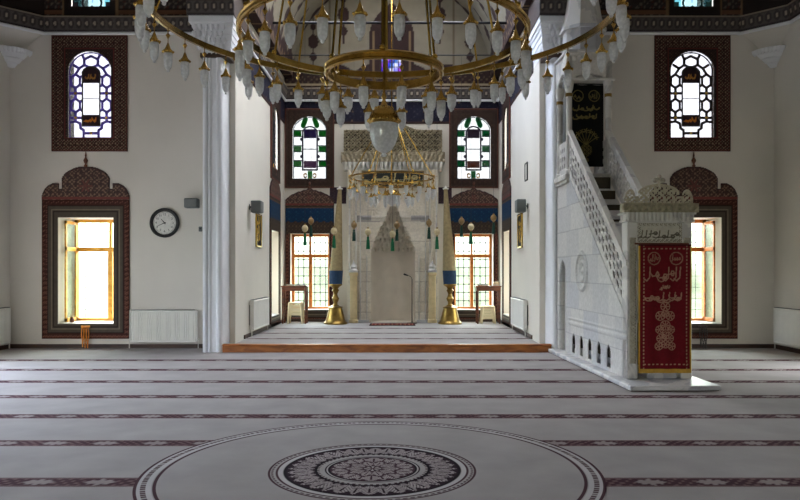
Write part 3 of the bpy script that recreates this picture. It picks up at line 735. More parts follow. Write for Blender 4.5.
def apse_upper(label, loc, rz, W, gw, zb, zt, gz0, gz1, green):
    global wn
    g = thing('window_%d' % wn, label, 'window', loc, rz, kind='structure'); wn += 1
    H = zt-zb; hw = gw/2-.02; sp = gz1-.40
    def opening(x, z): return (np.abs(x) < hw) & (z > gz0+.02) & (z < arch_h(x, hw, sp, .36))
    def col(x, z):
        e = np.minimum(W/2-np.abs(x), np.minimum(z-zb, zt-z)); C = flat(x, (46, 32, 28)); put(C, (arab(x, z, .14) > .2) & (e > .03), (84, 64, 50)); put(C, np.abs(e-.09) < .012, (38, 26, 26)); put(C, e < .025, (96, 52, 42)); return C
    panel('painted_frame', W, H, .018, col, M['painted'], g, maskfn=lambda x, z: ~opening(x, z), thick=.04, z0=zb)
    u = (gz1-gz0)/313.; k = hw/88.
    Zt = lambda py: gz0+(418-py)*u
    def gcol(x, z):
        C = flat(x, (248, 250, 250)); ax = np.abs(x)/k
        G = (20, 128, 62) if green == 0 else (14, 120, 84)
        for py in (192, 267, 340): put(C, (np.abs(ax-66) < 20) & (np.abs(z-Zt(py)) < 15*u), G)
        put(C, (seg(ax, (Zt(0)-z)/u, (24, 122), (36, 152)) < 13), G); put(C, (ax < 13) & (np.abs(z-Zt(393)) < 18*u), G)
        pl = (ax < 32); put(C, pl & (np.abs(z-Zt(192)) < 22*u), (74, 50, 110) if green == 0 else (84, 72, 84)); put(C, pl & (np.abs(z-Zt(343)) < 18*u), (110, 74, 110) if green == 0 else (120, 84, 60))
        return C
    def lead(x, z):
        ax = np.abs(x)/k; py = (Zt(0)-z)/u
        top = 168-0*ax; m = (np.abs(ax-38) < 4) & (py > 180) & (py < 372); m |= (np.abs(np.hypot(ax, (py-190)*1.2)-38) < 4) & (py < 190); m |= (np.abs(py-370) < 4) & (ax < 40); m |= (np.abs(py-268) < 2) & (ax < 38)
        for q in (177, 207, 252, 282, 325, 355): m |= (np.abs(py-q) < 2.0) & (ax > 38)
        for q in (220, 305): m |= (np.hypot(ax-44, py-q) < 8)
        m |= (np.abs(ax-24) < 9) & (np.abs(np.hypot(ax-24, py-398)-9) < 3)
        m |= ~((ax < 84) & (z > gz0+.035) & (z < arch_h(x, hw-.02, sp, .34)))
        sc = np.sin(x*140)*np.sin(z*110+2*np.sin(x*60)) > .55
        m |= sc & (ax < 32) & ((np.abs(py-192) < 20) | (np.abs(py-343) < 16))
        return m & opening(x, z)
    panel('leading', gw, gz1-gz0+.03, .011, lambda x, z: put(flat(x, (44, 40, 60)), np.hypot(np.abs(x)/k-24, (Zt(0)-z)/u-398) < 13, (190, 140, 60)), M['painted'], g, (0, .06, 0), maskfn=lead, thick=.015, z0=gz0)
    panel('stained_pane', gw+.22, gz1-gz0+.2, .014, gcol, M['stained'], g, (0, .075, 0), thick=.006, z0=gz0-.08)
for s, nm in ((-1, 'left'), (1, 'right')):
    apse_upper(f'green and white stained window high in the apse back wall, {nm} side', (AX+s*AWX, DB, 0), 0, 1.38, .98, 3.90, 6.12, 4.14, 5.94, 0 if s < 0 else 1)
    apse_upper(f'stained window high in the {nm} side wall of the apse', (AX+s*XA, SWC, 0), -s*pi/2, 1.30, .90, 3.92, 6.12, 4.2, 5.88, 0)
g = thing('window_%d' % wn, 'small violet and blue stained window high above the prayer niche', 'window', (AX, DB, 0), kind='structure'); wn += 1
def gcol(x, z):
    i = np.floor((x+.3)/.12).astype(int); j = np.floor((z-7.16)/.14).astype(int); h = (i*7+j*13) % 5
    C = flat(x, (170, 150, 255))
    for q, c in enumerate(((120, 90, 235), (190, 190, 255), (90, 170, 240), (200, 130, 230), (240, 240, 255))): put(C, h == q, c)
    return C
panel('stained_pane', .60, .56, .02, gcol, M['stained'], g, (0, .08, 0), thick=.006, z0=7.16)
panel('leading', .60, .56, .01, lambda x, z: flat(x, (40, 34, 50)), M['painted'], g, (0, .06, 0), thick=.012, z0=7.16, maskfn=lambda x, z: (((x+.3) % .12) < .018) | (((z-7.16) % .14) < .018))

# ================================================================== MIHRAB (prayer niche)
mi = thing('prayer_niche', 'tall carved marble prayer niche in the middle of the apse back wall', 'mihrab', (NX, DB, PZ))
def niche_mask(x, z):
    t = np.clip((z-1.93)/(3.20-1.93), 0, 1)
    hwid = np.where(z < 1.93, .62, .62*(1-np.floor(t*9)/9.)**.9)
    return ~((np.abs(x) < hwid) & (z < 3.2))
def facade_h(x, z):
    ax = np.abs(x); h = np.zeros_like(x)
    h += .06*((ax > 1.18)) + .035*((ax > 1.06) & (ax < 1.12)) + .03*((ax > .92) & (ax < .96)) - .03*((ax > .74) & (ax < .88) & (z > .25) & (z < 1.75))
    for cx in (-.55, .55): h += .05*np.clip(1-np.hypot(x-cx, z-3.12)/.22, 0, 1)*(.6+.4*np.cos(10*np.arctan2(z-3.12, x-cx)))
    h += .04*((z > 4.02)) + .02*(np.abs(z-2.9) < .03)*(ax < .92)
    return h
def facade_c(x, z):
    C = flat(x, (212, 202, 184)); ax = np.abs(x)
    put(C, (z > 2.78) & (z < 2.95) & (ax < 1.0), (150, 146, 144))
    blk = (np.floor(z/.28)*7 + np.floor((x+5+.3*(np.floor(z/.28) % 2))/.55)*3) % 4
    put(C, (blk == 1) & (ax < 1.06), (204, 194, 178), .8); put(C, (blk == 2) & (ax < 1.06), (218, 209, 193), .8)
    put(C, ((z % .28) < .012) & (ax < 1.06), (176, 166, 150))
    return C
panel('facade', 2.50, 4.2, .02, facade_c, M['carved'], mi, (0, 0, 0), maskfn=niche_mask, hfn=facade_h, thick=.30)
for sx in (-1, 1):
    for q, wq, top in ((1.20, .05, 4.15), (1.02, .035, 3.95), (.90, .03, 3.6), (.72, .025, 1.85)):
        obj('moulding', MB().bbox(sx*q-wq/2, sx*q+wq/2, -.37, -.29, 0, top, .012), M['marble'], mi, smooth=False)
for q, wq, zz in ((1.02, .035, 3.95), (.90, .03, 3.6)):
    obj('moulding', MB().bbox(-q-wq/2, q+wq/2, -.365, -.29, zz-wq, zz, .01), M['marble'], mi, smooth=False)
sg = panel('inscription_panel', 1.72, .46, .015, lambda x, z: put(put(flat(x, (40, 42, 40)), strokes(x, z, script_lines(0, .22, 1.6, .34, 21, 12), .016), (176, 160, 110)), np.minimum(.86-np.abs(x), np.minimum(z, .46-z)) < .03, (120, 104, 76)), M['painted'], mi, (0, -.345, 3.72), thick=.02)
# niche: half-cylinder with stalactite hood
prof = [(.0, .004), (.635, .004), (.635, 1.93)]
for k in range(9):
    r = .62*(1-k/9.)**.9+.015; z = 1.93+(3.20-1.93)*(k+1)/9.
    prof += [(r, z-(1.27/9)*.98), (r, z+.008)]
prof += [(.0, 3.215)]
nm_ = MB().lathe(prof, (0, -.26, 0), 36, 0, pi)
nb_ = obj('niche_shell', nm_, M['niche_stone'], mi)
md = nb_.modifiers.new('thick', 'SOLIDIFY'); md.thickness = .02; md.offset = 1
st_ = MB()
for k in range(8):
    r = .62*(1-(k+.25)/9.)**.9; z = 1.93+(1.27)*(k+.95)/9.
    nn = max(4, int(r*22))
    for q in range(nn):
        t = pi*(q+.5)/nn
        st_.lathe([(0, -.10), (.035, -.05), (.045, .0), (.02, .03)], (.985*r*cos(t), -.26+.985*r*sin(t), z-.02), 7)
obj('stalactites', st_, M['niche_stone'], mi)
# crown: dentil course, carved band and openwork crest
dn = MB().box(-1.36, 1.36, -.36, 0, 4.2, 4.26)
for k in range(22):
    x = -1.32+2.64*k/21; dn.lathe([(.0, -.16), (.04, -.10), (.055, -.02), (.055, .06)], (x, -.37, 4.36), 8)
dn.box(-1.40, 1.40, -.38, 0, 4.38, 4.42)
obj('dentil_course', dn, M['marble'], mi)
def cut(s, a=.2): return lambda x, z: .022*np.clip(arab(x, z, s)*3, -1, 1)
panel('carved_band', 2.86, .27, .014, lambda x, z: flat(x, (150, 138, 114)), M['carved'], mi, (0, 0, 4.42), hfn=lambda x, z: .02*np.clip(np.sin(2*pi*x/.13)*np.cos(2*pi*(z-.13)/.27)*3, -1, 1), thick=.40)
def crest_m(x, z): return z < np.where(np.abs(x) < .75, .66+.18*np.cos(np.abs(x)/.75*pi/2)**1.5, .66)
panel('crest', 2.74, .84, .014, lambda x, z: flat(x, (150, 138, 112)), M['carved'], mi, (0, -.12, 4.69), maskfn=lambda x, z: crest_m(x, z) & ((arab(x, z, .17) > -.12) | ~crest_m(x, z+.05) | (np.abs(x) > 1.33) | (z < .04)), hfn=lambda x, z: .02*np.clip(arab(x, z, .17)*3, -1, 1), thick=.06)
panel('crest_back', 2.70, .82, .03, lambda x, z: flat(x, (70, 58, 44)), M['carved'], mi, (0, 0, 4.69), maskfn=crest_m, thick=.10)
for sx in (-1.08, 1.08):
    cl = MB().lathe([(.13,0),(.13,.08),(.105,.10),(.105,1.28),(.125,1.30),(.125,1.38)], (sx, -.43, 0), 16)
    c_ = obj('column', cl, M['post'], mi)
    obj('column_cap', MB().lathe([(.12,0),(.13,.05),(.08,.10),(.10,.16),(.04,.24),(.0,.34)], (sx, -.43, 1.38), 12), M['marble_grey'], c_)
for a_, b_ in ((-1.32, -.66), (.66, 1.32)): obj('plinth', MB().box(a_, b_, -.42, -.31, 0, .07), M['marble_grey'], mi, smooth=False)
for q_, nm_q in ((338, 'left'), (443.5, 'right')):
    tag(panel('trim_%d' % n, .46, .46, .02, lambda x, z: put(flat(x, (52, 38, 48)), arab(x, z, .16) > .35, (82, 66, 66)), M['painted'], None, (U(q_, DB), DB, 3.46), thick=.012), f'small dark painted square behind the tip of the {nm_q} candle', 'wall painting', kind='structure'); n += 1
# little red rug at the foot of the niche
def rugc(x, z):
    C = flat(x, (110, 48, 42)); put(C, arab(x, z, .16) > .2, (60, 34, 36)); put(C, arab(x, z, .11, 1) > .45, (176, 140, 110)); put(C, np.minimum(.6-np.abs(x), np.minimum(z, .7-z)) < .05, (56, 30, 30)); return C
rg = panel('prayer_rug', 1.2, .7, .02, rugc, M['carpet'], None, (NX, 18.7, PZ+.012), thick=.012, xf=lambda V: np.stack([V[:,0], V[:,2], -V[:,1]-.012], -1))
tag(rg, 'small red patterned prayer rug lying in front of the niche', 'rug')

# ================================================================== CHANDELIERS
def lamp_meshes(k=1.):
    h = MB()
    h.tube((0,0,0), (0,0,-.05*k), .006*k, n=5)
    h.lathe([(.0,-.03*k),(.022*k,-.06*k),(.008*k,-.085*k),(.0,-.10*k)], n=8)      # bead on the hanger
    h.tube((0,0,-.08*k), (0,0,-.15*k), .004*k, n=5)
    h.lathe([(.006*k,-.13*k),(.014*k,-.15*k),(.024*k,-.178*k),(.043*k,-.208*k),(.047*k,-.222*k),(.042*k,-.228*k),(.0,-.222*k)], n=14)
    for q in range(8):
        t = 2*pi*q/8; h.ball((.047*k*cos(t), .047*k*sin(t), -.215*k), .0115*k, 6)
    g = MB().lathe([(.038*k,-.225*k),(.041*k,-.25*k),(.041*k,-.30*k),(.037*k,-.345*k),(.026*k,-.372*k),(.013*k,-.385*k),(.016*k,-.392*k),(.012*k,-.402*k),(.0,-.408*k)], n=14)
    return h.mesh('lamp'), g.mesh('glass_shade')
def band(R, h, t): return [(-t,-h/2),(t,-h/2),(t*1.8,-h*.36),(t*.9,-h*.2),(t*.9,h*.2),(t*1.8,h*.36),(t,h/2),(-t,h/2)]
def chandelier(label, loc, rings, bowl, apex, mats, k=1., stem_top=6., group=None):
    g = thing('chandelier', label, 'chandelier', loc)
    LM, GM = lamp_meshes(k); LM.materials.append(M[mats]); GM.materials.append(M['frost'])
    for (R, z, hh, N, ph, nrods, rph, zap) in rings:
        obj('ring', MB().torus((0,0,z), R, band(R, hh, .014*k), 96), M[mats], g)
        for q in range(N):
            t = 2*pi*q/N+ph
            o = bpy.data.objects.new('lamp', LM); COL.objects.link(o); o.parent = g; o.location = (R*sin(t), R*cos(t), z-hh/2); o.rotation_euler = (0, 0, q*1.7)
            c = bpy.data.objects.new('glass_shade', GM); COL.objects.link(c); c.parent = o
        for q in range(nrods):
            t = 2*pi*q/nrods+rph
            rm = MB().tube((R*sin(t), R*cos(t), z), (.04*sin(t), .04*cos(t), zap), .0105*k, n=8)
            rm.ball((R*sin(t), R*cos(t), z+hh/2+.02*k), .026*k, 8)
            obj('rod', rm, M['brass_bright'], g)
    bz, br = bowl
    cap = MB().lathe([(.012,.22),(.022,.19),(.012,.165),(.03,.125),(br*.50,.105),(br*.84,.07),(br*1.02,.03),(br*1.10,-.01),(br*.98,-.03),(.0,-.02)], (0,0,bz), 24)
    for q in range(14):
        t = 2*pi*q/14; cap.ball((br*1.05*cos(t), br*1.05*sin(t), bz-.005*k), .018*k, 6)
        cap.ball((br*.6*cos(t), br*.6*sin(t), bz+.098), .010*k, 6)
    o = obj('bowl_cap', cap, M[mats], g)
    gl = MB().lathe([(br*.97,-.03),(br*1.0,-.07),(br*.95,-.13),(br*.80,-.19),(br*.55,-.235),(br*.22,-.258),(br*.12,-.265),(br*.2,-.277),(br*.16,-.29),(.0,-.295)], (0,0,bz), 24)
    obj('glass_bowl', gl, M['frost'], o)
    obj('stem', MB().tube((0,0,bz+.10*k), (0,0,stem_top), .012*k, n=8), M[mats], g)
    return g
CZ = 5.80
chandelier('huge three-tier brass ring chandelier with frosted glass lamps over the hall', (.055, CZ, 0),
    [(1.85, 3.66, .052, 42, pi/42, 6, pi/6, 8.7), (1.14, 3.48, .056, 28, pi/28, 6, 0., 8.7), (.46, 3.20, .068, 10, pi/10, 6, 0., 8.0)], (2.805, .117), 8.7, 'brass', .9, 13.7)
chandelier('smaller brass ring chandelier hanging in the apse before the niche', (NX, 17.5, 0),
    [(1.02, 3.84, .034, 18, 0, 6, pi/6, 5.5), (.50, 3.66, .032, 10, .3, 5, .3, 3.72)], (3.44, .17), 6., 'brass', 1.25, 9.95)

# ================================================================== MINBAR (pulpit)
MBX, MBY, MRZ = 3.325, 10.0, radians(2.0)
mn = thing('pulpit', 'white marble stepped pulpit with carved gate and domed top on the right', 'minbar', (MBX, MBY, 0), MRZ)
SL = .79; WD = .917; SW_ = .74
obj('plinth', MB().bbox(-.17, 1.04, -.60, 3.90, 0.02, .085, .012), M['marble_grey'], mn, smooth=False)
obj('plinth_base', MB().box(-.15, 1.02, -.58, 3.88, .0125, .03), M['wood_base'], mn, smooth=False)
# solid stair body with a row of blind arches let into its flank
y1 = 3.05
def flank_mask(y, z):
    top = .90+SL*y
    m = z < top
    for k in range(5):
        c = .80+k*.48
        m &= ~((np.abs(y-c) < .10) & (z > .14) & (z < .36+.12*np.sqrt(np.maximum(0, 1-(np.abs(y-c)/.101)))))
    return m
def flank_h(y, z):
    h = .012*((z > .62) & (z < .68)) + .01*((z > .72) & (z < .75))
    q = np.hypot(y-2.2, z-1.58); h = h+.03*((q < .34) & (q > .28)) + .018*(q < .22)*np.cos(q*40)
    return h
def flank_c(y, z):
    C = flat(y, (194, 191, 186)); r = np.floor(z/.46); b = (r*5+np.floor((y+.3*(r % 2))/.8)*3) % 4
    put(C, b == 1, (187, 185, 182)); put(C, b == 2, (198, 195, 189)); put(C, b == 3, (178, 178, 180), .8); put(C, (z % .46) < .012, (160, 158, 156)); return C
# panel faces -y; turn it to face -x: local x runs toward the viewer
fm = panel_mesh('flank_panel', y1, 3.4, .014, lambda x, z: flank_c(-x, z), maskfn=lambda x, z: flank_mask(-x, z), hfn=lambda x, z: flank_h(-x, z), thick=.02, x0=-y1, z0=.085)
link('flank_panel', fm, M['carved'], mn, (.02, 0, 0), -pi/2)
body = MB().prism_x([(.05, .085), (y1, .085), (y1, .85+SL*y1), (.05, .85)], .30, SW_-.02)
obj('stair_body', body, M['marble_grey'], mn, smooth=False)
stp = MB(); ns = 11
for k in range(ns):
    ya = .12+(y1-.12)*k/ns; yb = .12+(y1-.12)*(k+1)/ns; z = .30+(3.25-.30)*(k+1)/ns
    stp.box(.06, SW_-.06, ya, y1, max(.1, z-.30), z)
obj('steps', stp, M['tread'], mn, smooth=False)
# pierced balustrades
def bal_mask(x, z):     # x along the flight 0..y1, z 0..hh before shearing
    hh = .80
    rim = (z < .10) | (z > hh-.16) | (x < .06) | (x > y1-.06)
    a = (x/.17); b = ((z-.10)/.135); r = np.hypot((a-np.floor(a)-.5), (b-np.floor(b)-.5)); r2 = np.hypot(((a+.5) % 1)-.5, ((b+.5) % 1)-.5)
    return rim | ((r > .36) & (r2 > .17))
for xx in (.01, SW_-.025):
    me = panel_mesh('balustrade', y1, .80, .0145, None, maskfn=bal_mask, thick=.018, x0=0,
                    hfn=None, xf=lambda V, xx=xx: np.stack([xx-V[:,1], V[:,0], V[:,2]+.90+SL*V[:,0]], -1))
    bl = link('balustrade', me, M['marble'], mn)
    rail = MB(); 
    a, b = (0, 1.66), (y1, 1.66+SL*y1)
    rail.prism_x([(a[0], a[1]), (b[0], b[1]), (b[0], b[1]+.07), (a[0], a[1]+.07)], xx-.025, xx+.06)
    obj('handrail', rail, M['marble'], bl, smooth=False)
# gate: two posts, lintel with inscription, corbelled cornice, carved crest
ph_ = lambda x, z: .010*np.clip(arab(x, z, .085)*3, -1, 1)
for x0, x1 in ((0, .155), (WD-.155, WD)):
    post = MB().bbox(x0, x1, 0, .22, .085, 2.27, .012)
    p_ = obj('gate_post', post, M['marble'], mn, smooth=False)
    panel('carved_strip', .085, 1.75, .01, lambda x, z: flat(x, (172, 164, 146)), M['carved'], p_, ((x0+x1)/2, 0, .30), hfn=ph_, thick=.012)
obj('lintel', MB().bbox(.155, WD-.155, .0, .20, 1.98, 2.27, .006), M['marble'], mn, smooth=False)
ins = script_lines(0, .10, .55, .12, 31, 9)
def lint_c(x, z):
    C = flat(x, (188, 182, 166)); put(C, strokes(x, z, ins, .0085), (86, 78, 62)); e = np.minimum(.31-np.abs(x), np.minimum(z, .26-z)); put(C, (e < .04) & (arab(x, z, .06) > .1), (104, 94, 76)); return C
panel('lintel_inscription', .62, .26, .006, lint_c, M['carved'], mn, (WD/2, 0, 1.99), thick=.012)
cor = MB().bbox(-.03, WD+.03, -.03, .24, 2.27, 2.30, .004)
for k in range(16):
    x = .01+(WD-.02)*k/15; cor.lathe([(0, -.09), (.018, -.06), (.026, -.01), (.026, .035)], (x, -.028, 2.36), 8)
cor.bbox(-.05, WD+.05, -.03, .26, 2.375, 2.40, .004).box(-.01, WD+.01, .0, .24, 2.30, 2.38)
obj('corbel_cornice', cor, M['marble'], mn, smooth=False)
panel('carved_band', WD+.13, .125, .007, lambda x, z: flat(x, (158, 148, 122)), M['carved'], mn, (WD/2, .10, 2.40), hfn=lambda x, z: .02*np.clip(np.sin(2*pi*x/.095)*np.cos(2*pi*(z-.06)/.125)*3, -1, 1), thick=.17)
def gate_crest(x, z):
    a = np.abs(x); top = np.where(a < .29, .125+.15*np.sqrt(np.maximum(0, 1-(a/.30)**2)), np.where(a < .34, .10, .20*np.sqrt(np.maximum(0, 1-((a-.40)/.085)**2))))
    inside = z < top
    q = arab(x, z, .13)
    return inside & ((q > -.04) | (top-z < .03) | (z < .02))
panel('gate_crest', .96, .30, .006, lambda x, z: flat(x, (182, 172, 148)), M['carved'], mn, (WD/2, .05, 2.525), maskfn=gate_crest, thick=.035)
fl = MB()
for dx, dz in ((0, .10), (-.055, .05), (.055, .05)): fl.ball((WD/2+dx, .02, 2.80+dz), .036, 10)
fl.tube((WD/2, .02, 2.76), (WD/2, .02, 2.86), .022, n=8); fl.ball((WD/2, .02, 2.85), .022, 8)
obj('crest_finial', fl, M['marble_tan'], mn)
# archway under the kiosk
KY0, KY1, KZ = 3.02, 3.86, 3.30
def arch_m(x, z):
    y = -x; c = 3.47
    return ~((np.abs(y-c) < .22) & (z < 1.50+.28*np.sqrt(np.maximum(0, 1-(np.abs(y-c)/.22)**1.6))))
for xx in (.0, SW_-.10):
    am = panel_mesh('arch_wall', KY1-KY0, KZ-.085, .02, lambda x, z: flank_c(-x, z), maskfn=arch_m, thick=.10, x0=-KY1, z0=.085)
    link('arch_wall', am, M['carved'], mn, (xx+.10, 0, 0), -pi/2)
obj('kiosk_floor', MB().bbox(-.07, SW_+.07, KY0-.02, KY1, KZ-.06, KZ+.05, .015).bbox(-.04, SW_+.04, KY0+.0, KY1, KZ-.12, KZ-.06, .01), M['marble'], mn, smooth=False)
for xx in (.0, SW_-.06):
    me = panel_mesh('parapet', KY1-KY0-.2, .62, .0145, None, maskfn=lambda x, z: (z < .09) | (z > .54) | (np.hypot(((x+5)/.15 % 1)-.5, ((z-.09)/.15 % 1)-.5) > .33), thick=.06, x0=KY0+.1,
                    xf=lambda V, xx=xx: np.stack([xx-V[:,1], V[:,0], V[:,2]+KZ+.05], -1))
    link('parapet', me, M['marble'], mn)
for xx in (.02, SW_-.0):
    for yy in (KY0+.08, KY1-.10):
        c_ = MB().lathe([(.075,0),(.075,.06),(.055,.08),(.055,1.50),(.07,1.53),(.085,1.62),(.085,1.70)], (xx, yy, KZ+.05), 16)
        k_ = obj('column', c_, M['marble'], mn)
        obj('column_collar', MB().torus((xx, yy, KZ+1.48), .058, [(-.005,-.03),(.008,-.03),(.008,.03),(-.005,.03)], 16), M['brass_dark'], k_)
def ent_m(x, z): return ~((np.abs(x) < .28) & (z < .13*np.sqrt(np.maximum(0, 1-(np.abs(x)/.28)**1.5))))
panel('entablature', SW_+.10, .50, .016, lambda x, z: flat(x, (196, 190, 182)), M['carved'], mn, (SW_/2, KY0+.14, KZ+1.74), maskfn=ent_m, thick=.14,
      hfn=lambda x, z: .03*(z > .44)+.03*((z > .36) & (z < .42) & (((x+2)/.11 % 1) > .5)))
me = panel_mesh('entablature_side', KY1-KY0, .50, .02, None, maskfn=lambda x, z: ~((np.abs(x+(KY0+KY1)/2) < .30) & (z < .20*np.sqrt(np.maximum(0, 1-(np.abs(x+(KY0+KY1)/2)/.30)**1.5)))), thick=.08, x0=-KY1)
for xx in (-.02+.08, SW_-.06+.08):
    link('entablature_side', me.copy(), M['marble'], mn, (xx, 0, KZ+1.74), -pi/2)
obj('architrave', MB().bbox(-.08, SW_+.10, KY0-.03, KY0+.19, KZ+1.735, KZ+1.775, .008), M['marble'], mn, smooth=False)
sp_ = MB().bbox(-.06, SW_+.06, KY0-.04, KY1, KZ+2.24, KZ+2.29, .01)
cxm, cym = SW_/2, (KY0+KY1)/2
for (w0, w1, z0, z1) in ((.34, .34, 2.29, 2.72), (.40, .40, 2.72, 2.78)):
    sp_.lathe([(w0*1.08, z0), (w1*1.08, z1)], (cxm, cym, KZ), 8, pi/8, 2*pi+pi/8)
obj('drum', sp_, M['marble_grey'], mn, smooth=False)
obj('spire', MB().lathe([(.40, 2.78), (.34, 3.0), (.29, 3.3), (.10, 4.9), (.0, 5.3)], (cxm, cym, KZ), 8, pi/8, 2*pi+pi/8), M['marble'], mn, smooth=False)

# curtain hung in the gate: dark red velvet with gold embroidery
def tree_motif(x, z, cz):
    m = np.zeros(x.shape, bool)
    for (dx, dz, r, k) in ((0, .30, .06, 6), (-.07, .17, .06, 6), (.07, .17, .06, 6), (0, .20, .045, 5), (0, .04, .065, 8), (-.08, -.02, .05, 6), (.08, -.02, .05, 6), (-.06, -.14, .055, 6), (.06, -.14, .055, 6), (0, -.10, .05, 5), (-.09, -.25, .05, 5), (.09, -.25, .05, 5), (0, -.22, .05, 6)):
        q = np.hypot(x-dx, z-cz-dz); m |= rosette(x, z, dx, cz+dz, r, k) | (np.abs(q-r) < .006)
    return m
CW_, CH_ = .74, 1.78
def ring_em(x, z, cx, cz, r, seed): return (np.abs(np.hypot(x-cx, z-cz)-r) < .008) | (strokes(x, z, script_lines(cx, cz, r*1.5, r*1.3, seed, 4), .007) & (np.hypot(x-cx, z-cz) < r))
curt_sc = [script_lines(0, 1.36, .48, .22, 41, 9), script_lines(0, 1.195, .13, .10, 43, 4), script_lines(0, 1.05, .50, .13, 47, 12)]
def curtain_c(x, z):
    C = flat(x, (100, 11, 21)); e = np.minimum(CW_/2-np.abs(x), np.minimum(z, CH_-z)); GO = (156, 118, 96)
    side = CW_/2-np.abs(x)
    put(C, (np.abs(side-.075) < .009) & (np.sin(2*pi*z/.05) > -.3), GO); put(C, (np.abs(CH_-z-.06) < .011) & (np.sin(2*pi*x/.06) > -.2) & (side > .05), GO); put(C, (np.abs(z-.12) < .011) & (np.sin(2*pi*x/.06) > -.2) & (side > .05), GO)
    put(C, ring_em(x, z, -.155, 1.585, .085, 51) | ring_em(x, z, .155, 1.585, .085, 53), GO, .75)
    for s_ in curt_sc: put(C, strokes(x, z, s_, .0085), GO)
    put(C, tree_motif(x, z, .62), (160, 122, 100), .9)
    put(C, z < .055, (190, 150, 62)); put(C, side < .022, (196, 156, 60)); put(C, (CH_-z) < .02, (60, 10, 16)); return C
cur = panel('curtain', CW_, CH_, .006, curtain_c, M['velvet'], None,
            loc=(MBX+WD/2+.055, MBY-.035, .175), rz=MRZ-.01, thick=.012, hfn=lambda x, z: .010*np.sin(x*26+1.)*(1-.5*z/CH_)+.006*np.sin(z*3+x*9))
tag(cur, 'dark red velvet curtain with gold embroidery hanging in the pulpit gate', 'curtain')
rodm = MB().tube((.10, -.03, 1.965), (WD-.06, -.03, 1.965), .012, n=8)
obj('curtain_rod', rodm, M['wood_dark'], mn)
def black_c(x, z):
    C = flat(x, (16, 16, 16)); GO = (124, 112, 66)
    put(C, ring_em(x, z, -.15, 1.30, .10, 61) | ring_em(x, z, .15, 1.30, .10, 63), GO, .8)
    put(C, strokes(x, z, script_lines(0, 1.07, .46, .12, 65, 7), .012) | strokes(x, z, script_lines(0, .92, .46, .10, 67, 7), .012), GO, .8)
    for a in np.linspace(-1.1, 1.1, 7): put(C, rosette(x, z, .22*sin(a), .44+.22*cos(a), .05, 5) | (seg(x, z, (0, .40), (.2*sin(a), .44+.2*cos(a))) < .006), GO, .9)
    put(C, (np.hypot(x/.11, (z-.30)/.12) < 1) & (arab(x, z, .07) > -.1), GO, .8); put(C, np.hypot(x, z-.12) < .05, GO, .6); return C
cy_ = KY0+.22
bc = panel('curtain', .64, 1.50, .008, black_c, M['velvet'], None, (MBX+(SW_/2)*cos(MRZ)-cy_*sin(MRZ), MBY+cy_*cos(MRZ)+(SW_/2)*sin(MRZ), KZ+.20), MRZ, thick=.02, hfn=lambda x, z: .012*np.sin(x*22))
tag(bc, 'black curtain with gold script and flowers at the top of the pulpit', 'curtain')
obj('curtain_pole', MB().tube((.03, KY0+.215, KZ+1.72), (SW_-.02, KY0+.215, KZ+1.72), .014, n=8), M['iron'], mn)

# ================================================================== WALL THINGS
def radiator(label, loc, rz, w, h, legs=.12):
    g = thing('radiator', label, 'radiator', loc, rz, 'radiators along the walls')
    nn = int(w/.045); mb = MB(); 
    xs = np.linspace(-w/2, w/2, nn*4+1); 
    prof = [(x, -.10-.012*(1 if (i//2) % 2 else 0)) for i, x in enumerate(xs)]
    poly = [(w/2, -.03), (-w/2, -.03)] + prof
    mb.prism(poly, legs+.03, legs+h-.03)
    mb.bbox(-w/2-.005, w/2+.005, -.115, -.025, legs, legs+.035, .008); mb.bbox(-w/2-.005, w/2+.005, -.115, -.025, legs+h-.05, legs+h-.012, .008)
    obj('panel', mb, M['radiator'], g, smooth=False)
    gr = MB()
    for k in range(int(w/.03)): x = -w/2+.01+k*.03; gr.box(x, x+.016, -.11, -.03, legs+h-.012, legs+h)
    obj('top_grille', gr, M['grey_box'], g, smooth=False)
    for x in (-w/2-.025, w/2+.01):
        obj('side_cover', MB().bbox(x, x+.015, -.112, -.028, legs+.02, legs+h-.01, .004), M['radiator'], g, smooth=False)
    for x in (-w/2+.06, w/2-.06): obj('bracket', MB().box(x-.02, x+.02, -.03, .0, legs+.1, legs+h-.12), M['iron'], g, smooth=False)
    pv = MB().tube((w/2+.04, -.07, legs+.06), (w/2+.04, -.07, -.0), .011, n=8).tube((w/2-.02, -.07, legs+.06), (w/2+.055, -.07, legs+.06), .014, n=8).ball((w/2+.06, -.07, legs+.06), .024, 8)
    obj('valve_pipe', pv, M['white'], g)
    pv = MB().tube((-w/2-.04, -.07, legs+.06), (-w/2-.04, -.07, -.0), .011, n=8).tube((-w/2-.05, -.07, legs+.06), (-w/2+.02, -.07, legs+.06), .014, n=8)
    obj('return_pipe', pv, M['white'], g)
    return g
xa, xb = U(131, 14.6), U(196, 14.6)
radiator('white ribbed radiator under the wall clock on the front wall', ((xa+xb)/2, DW-.012, .014), 0, xb-xa, .66)
radiator('white radiator on the left side wall at the left edge', (-XS, 13.75, .014), pi/2, 1.5, .72)
radiator('white radiator on the right side wall at the right edge', (XS, 13.55, .014), -pi/2, 1.9, .72)
radiator('white radiator on the left wall of the apse beneath the loudspeaker', (AX-XA, 16.45, PZ+.002), pi/2, 1.75, .66, .14)
radiator('white radiator on the right wall of the apse beneath the gilt panel', (AX+XA, 16.45, PZ+.002), -pi/2, 1.75, .66, .14)

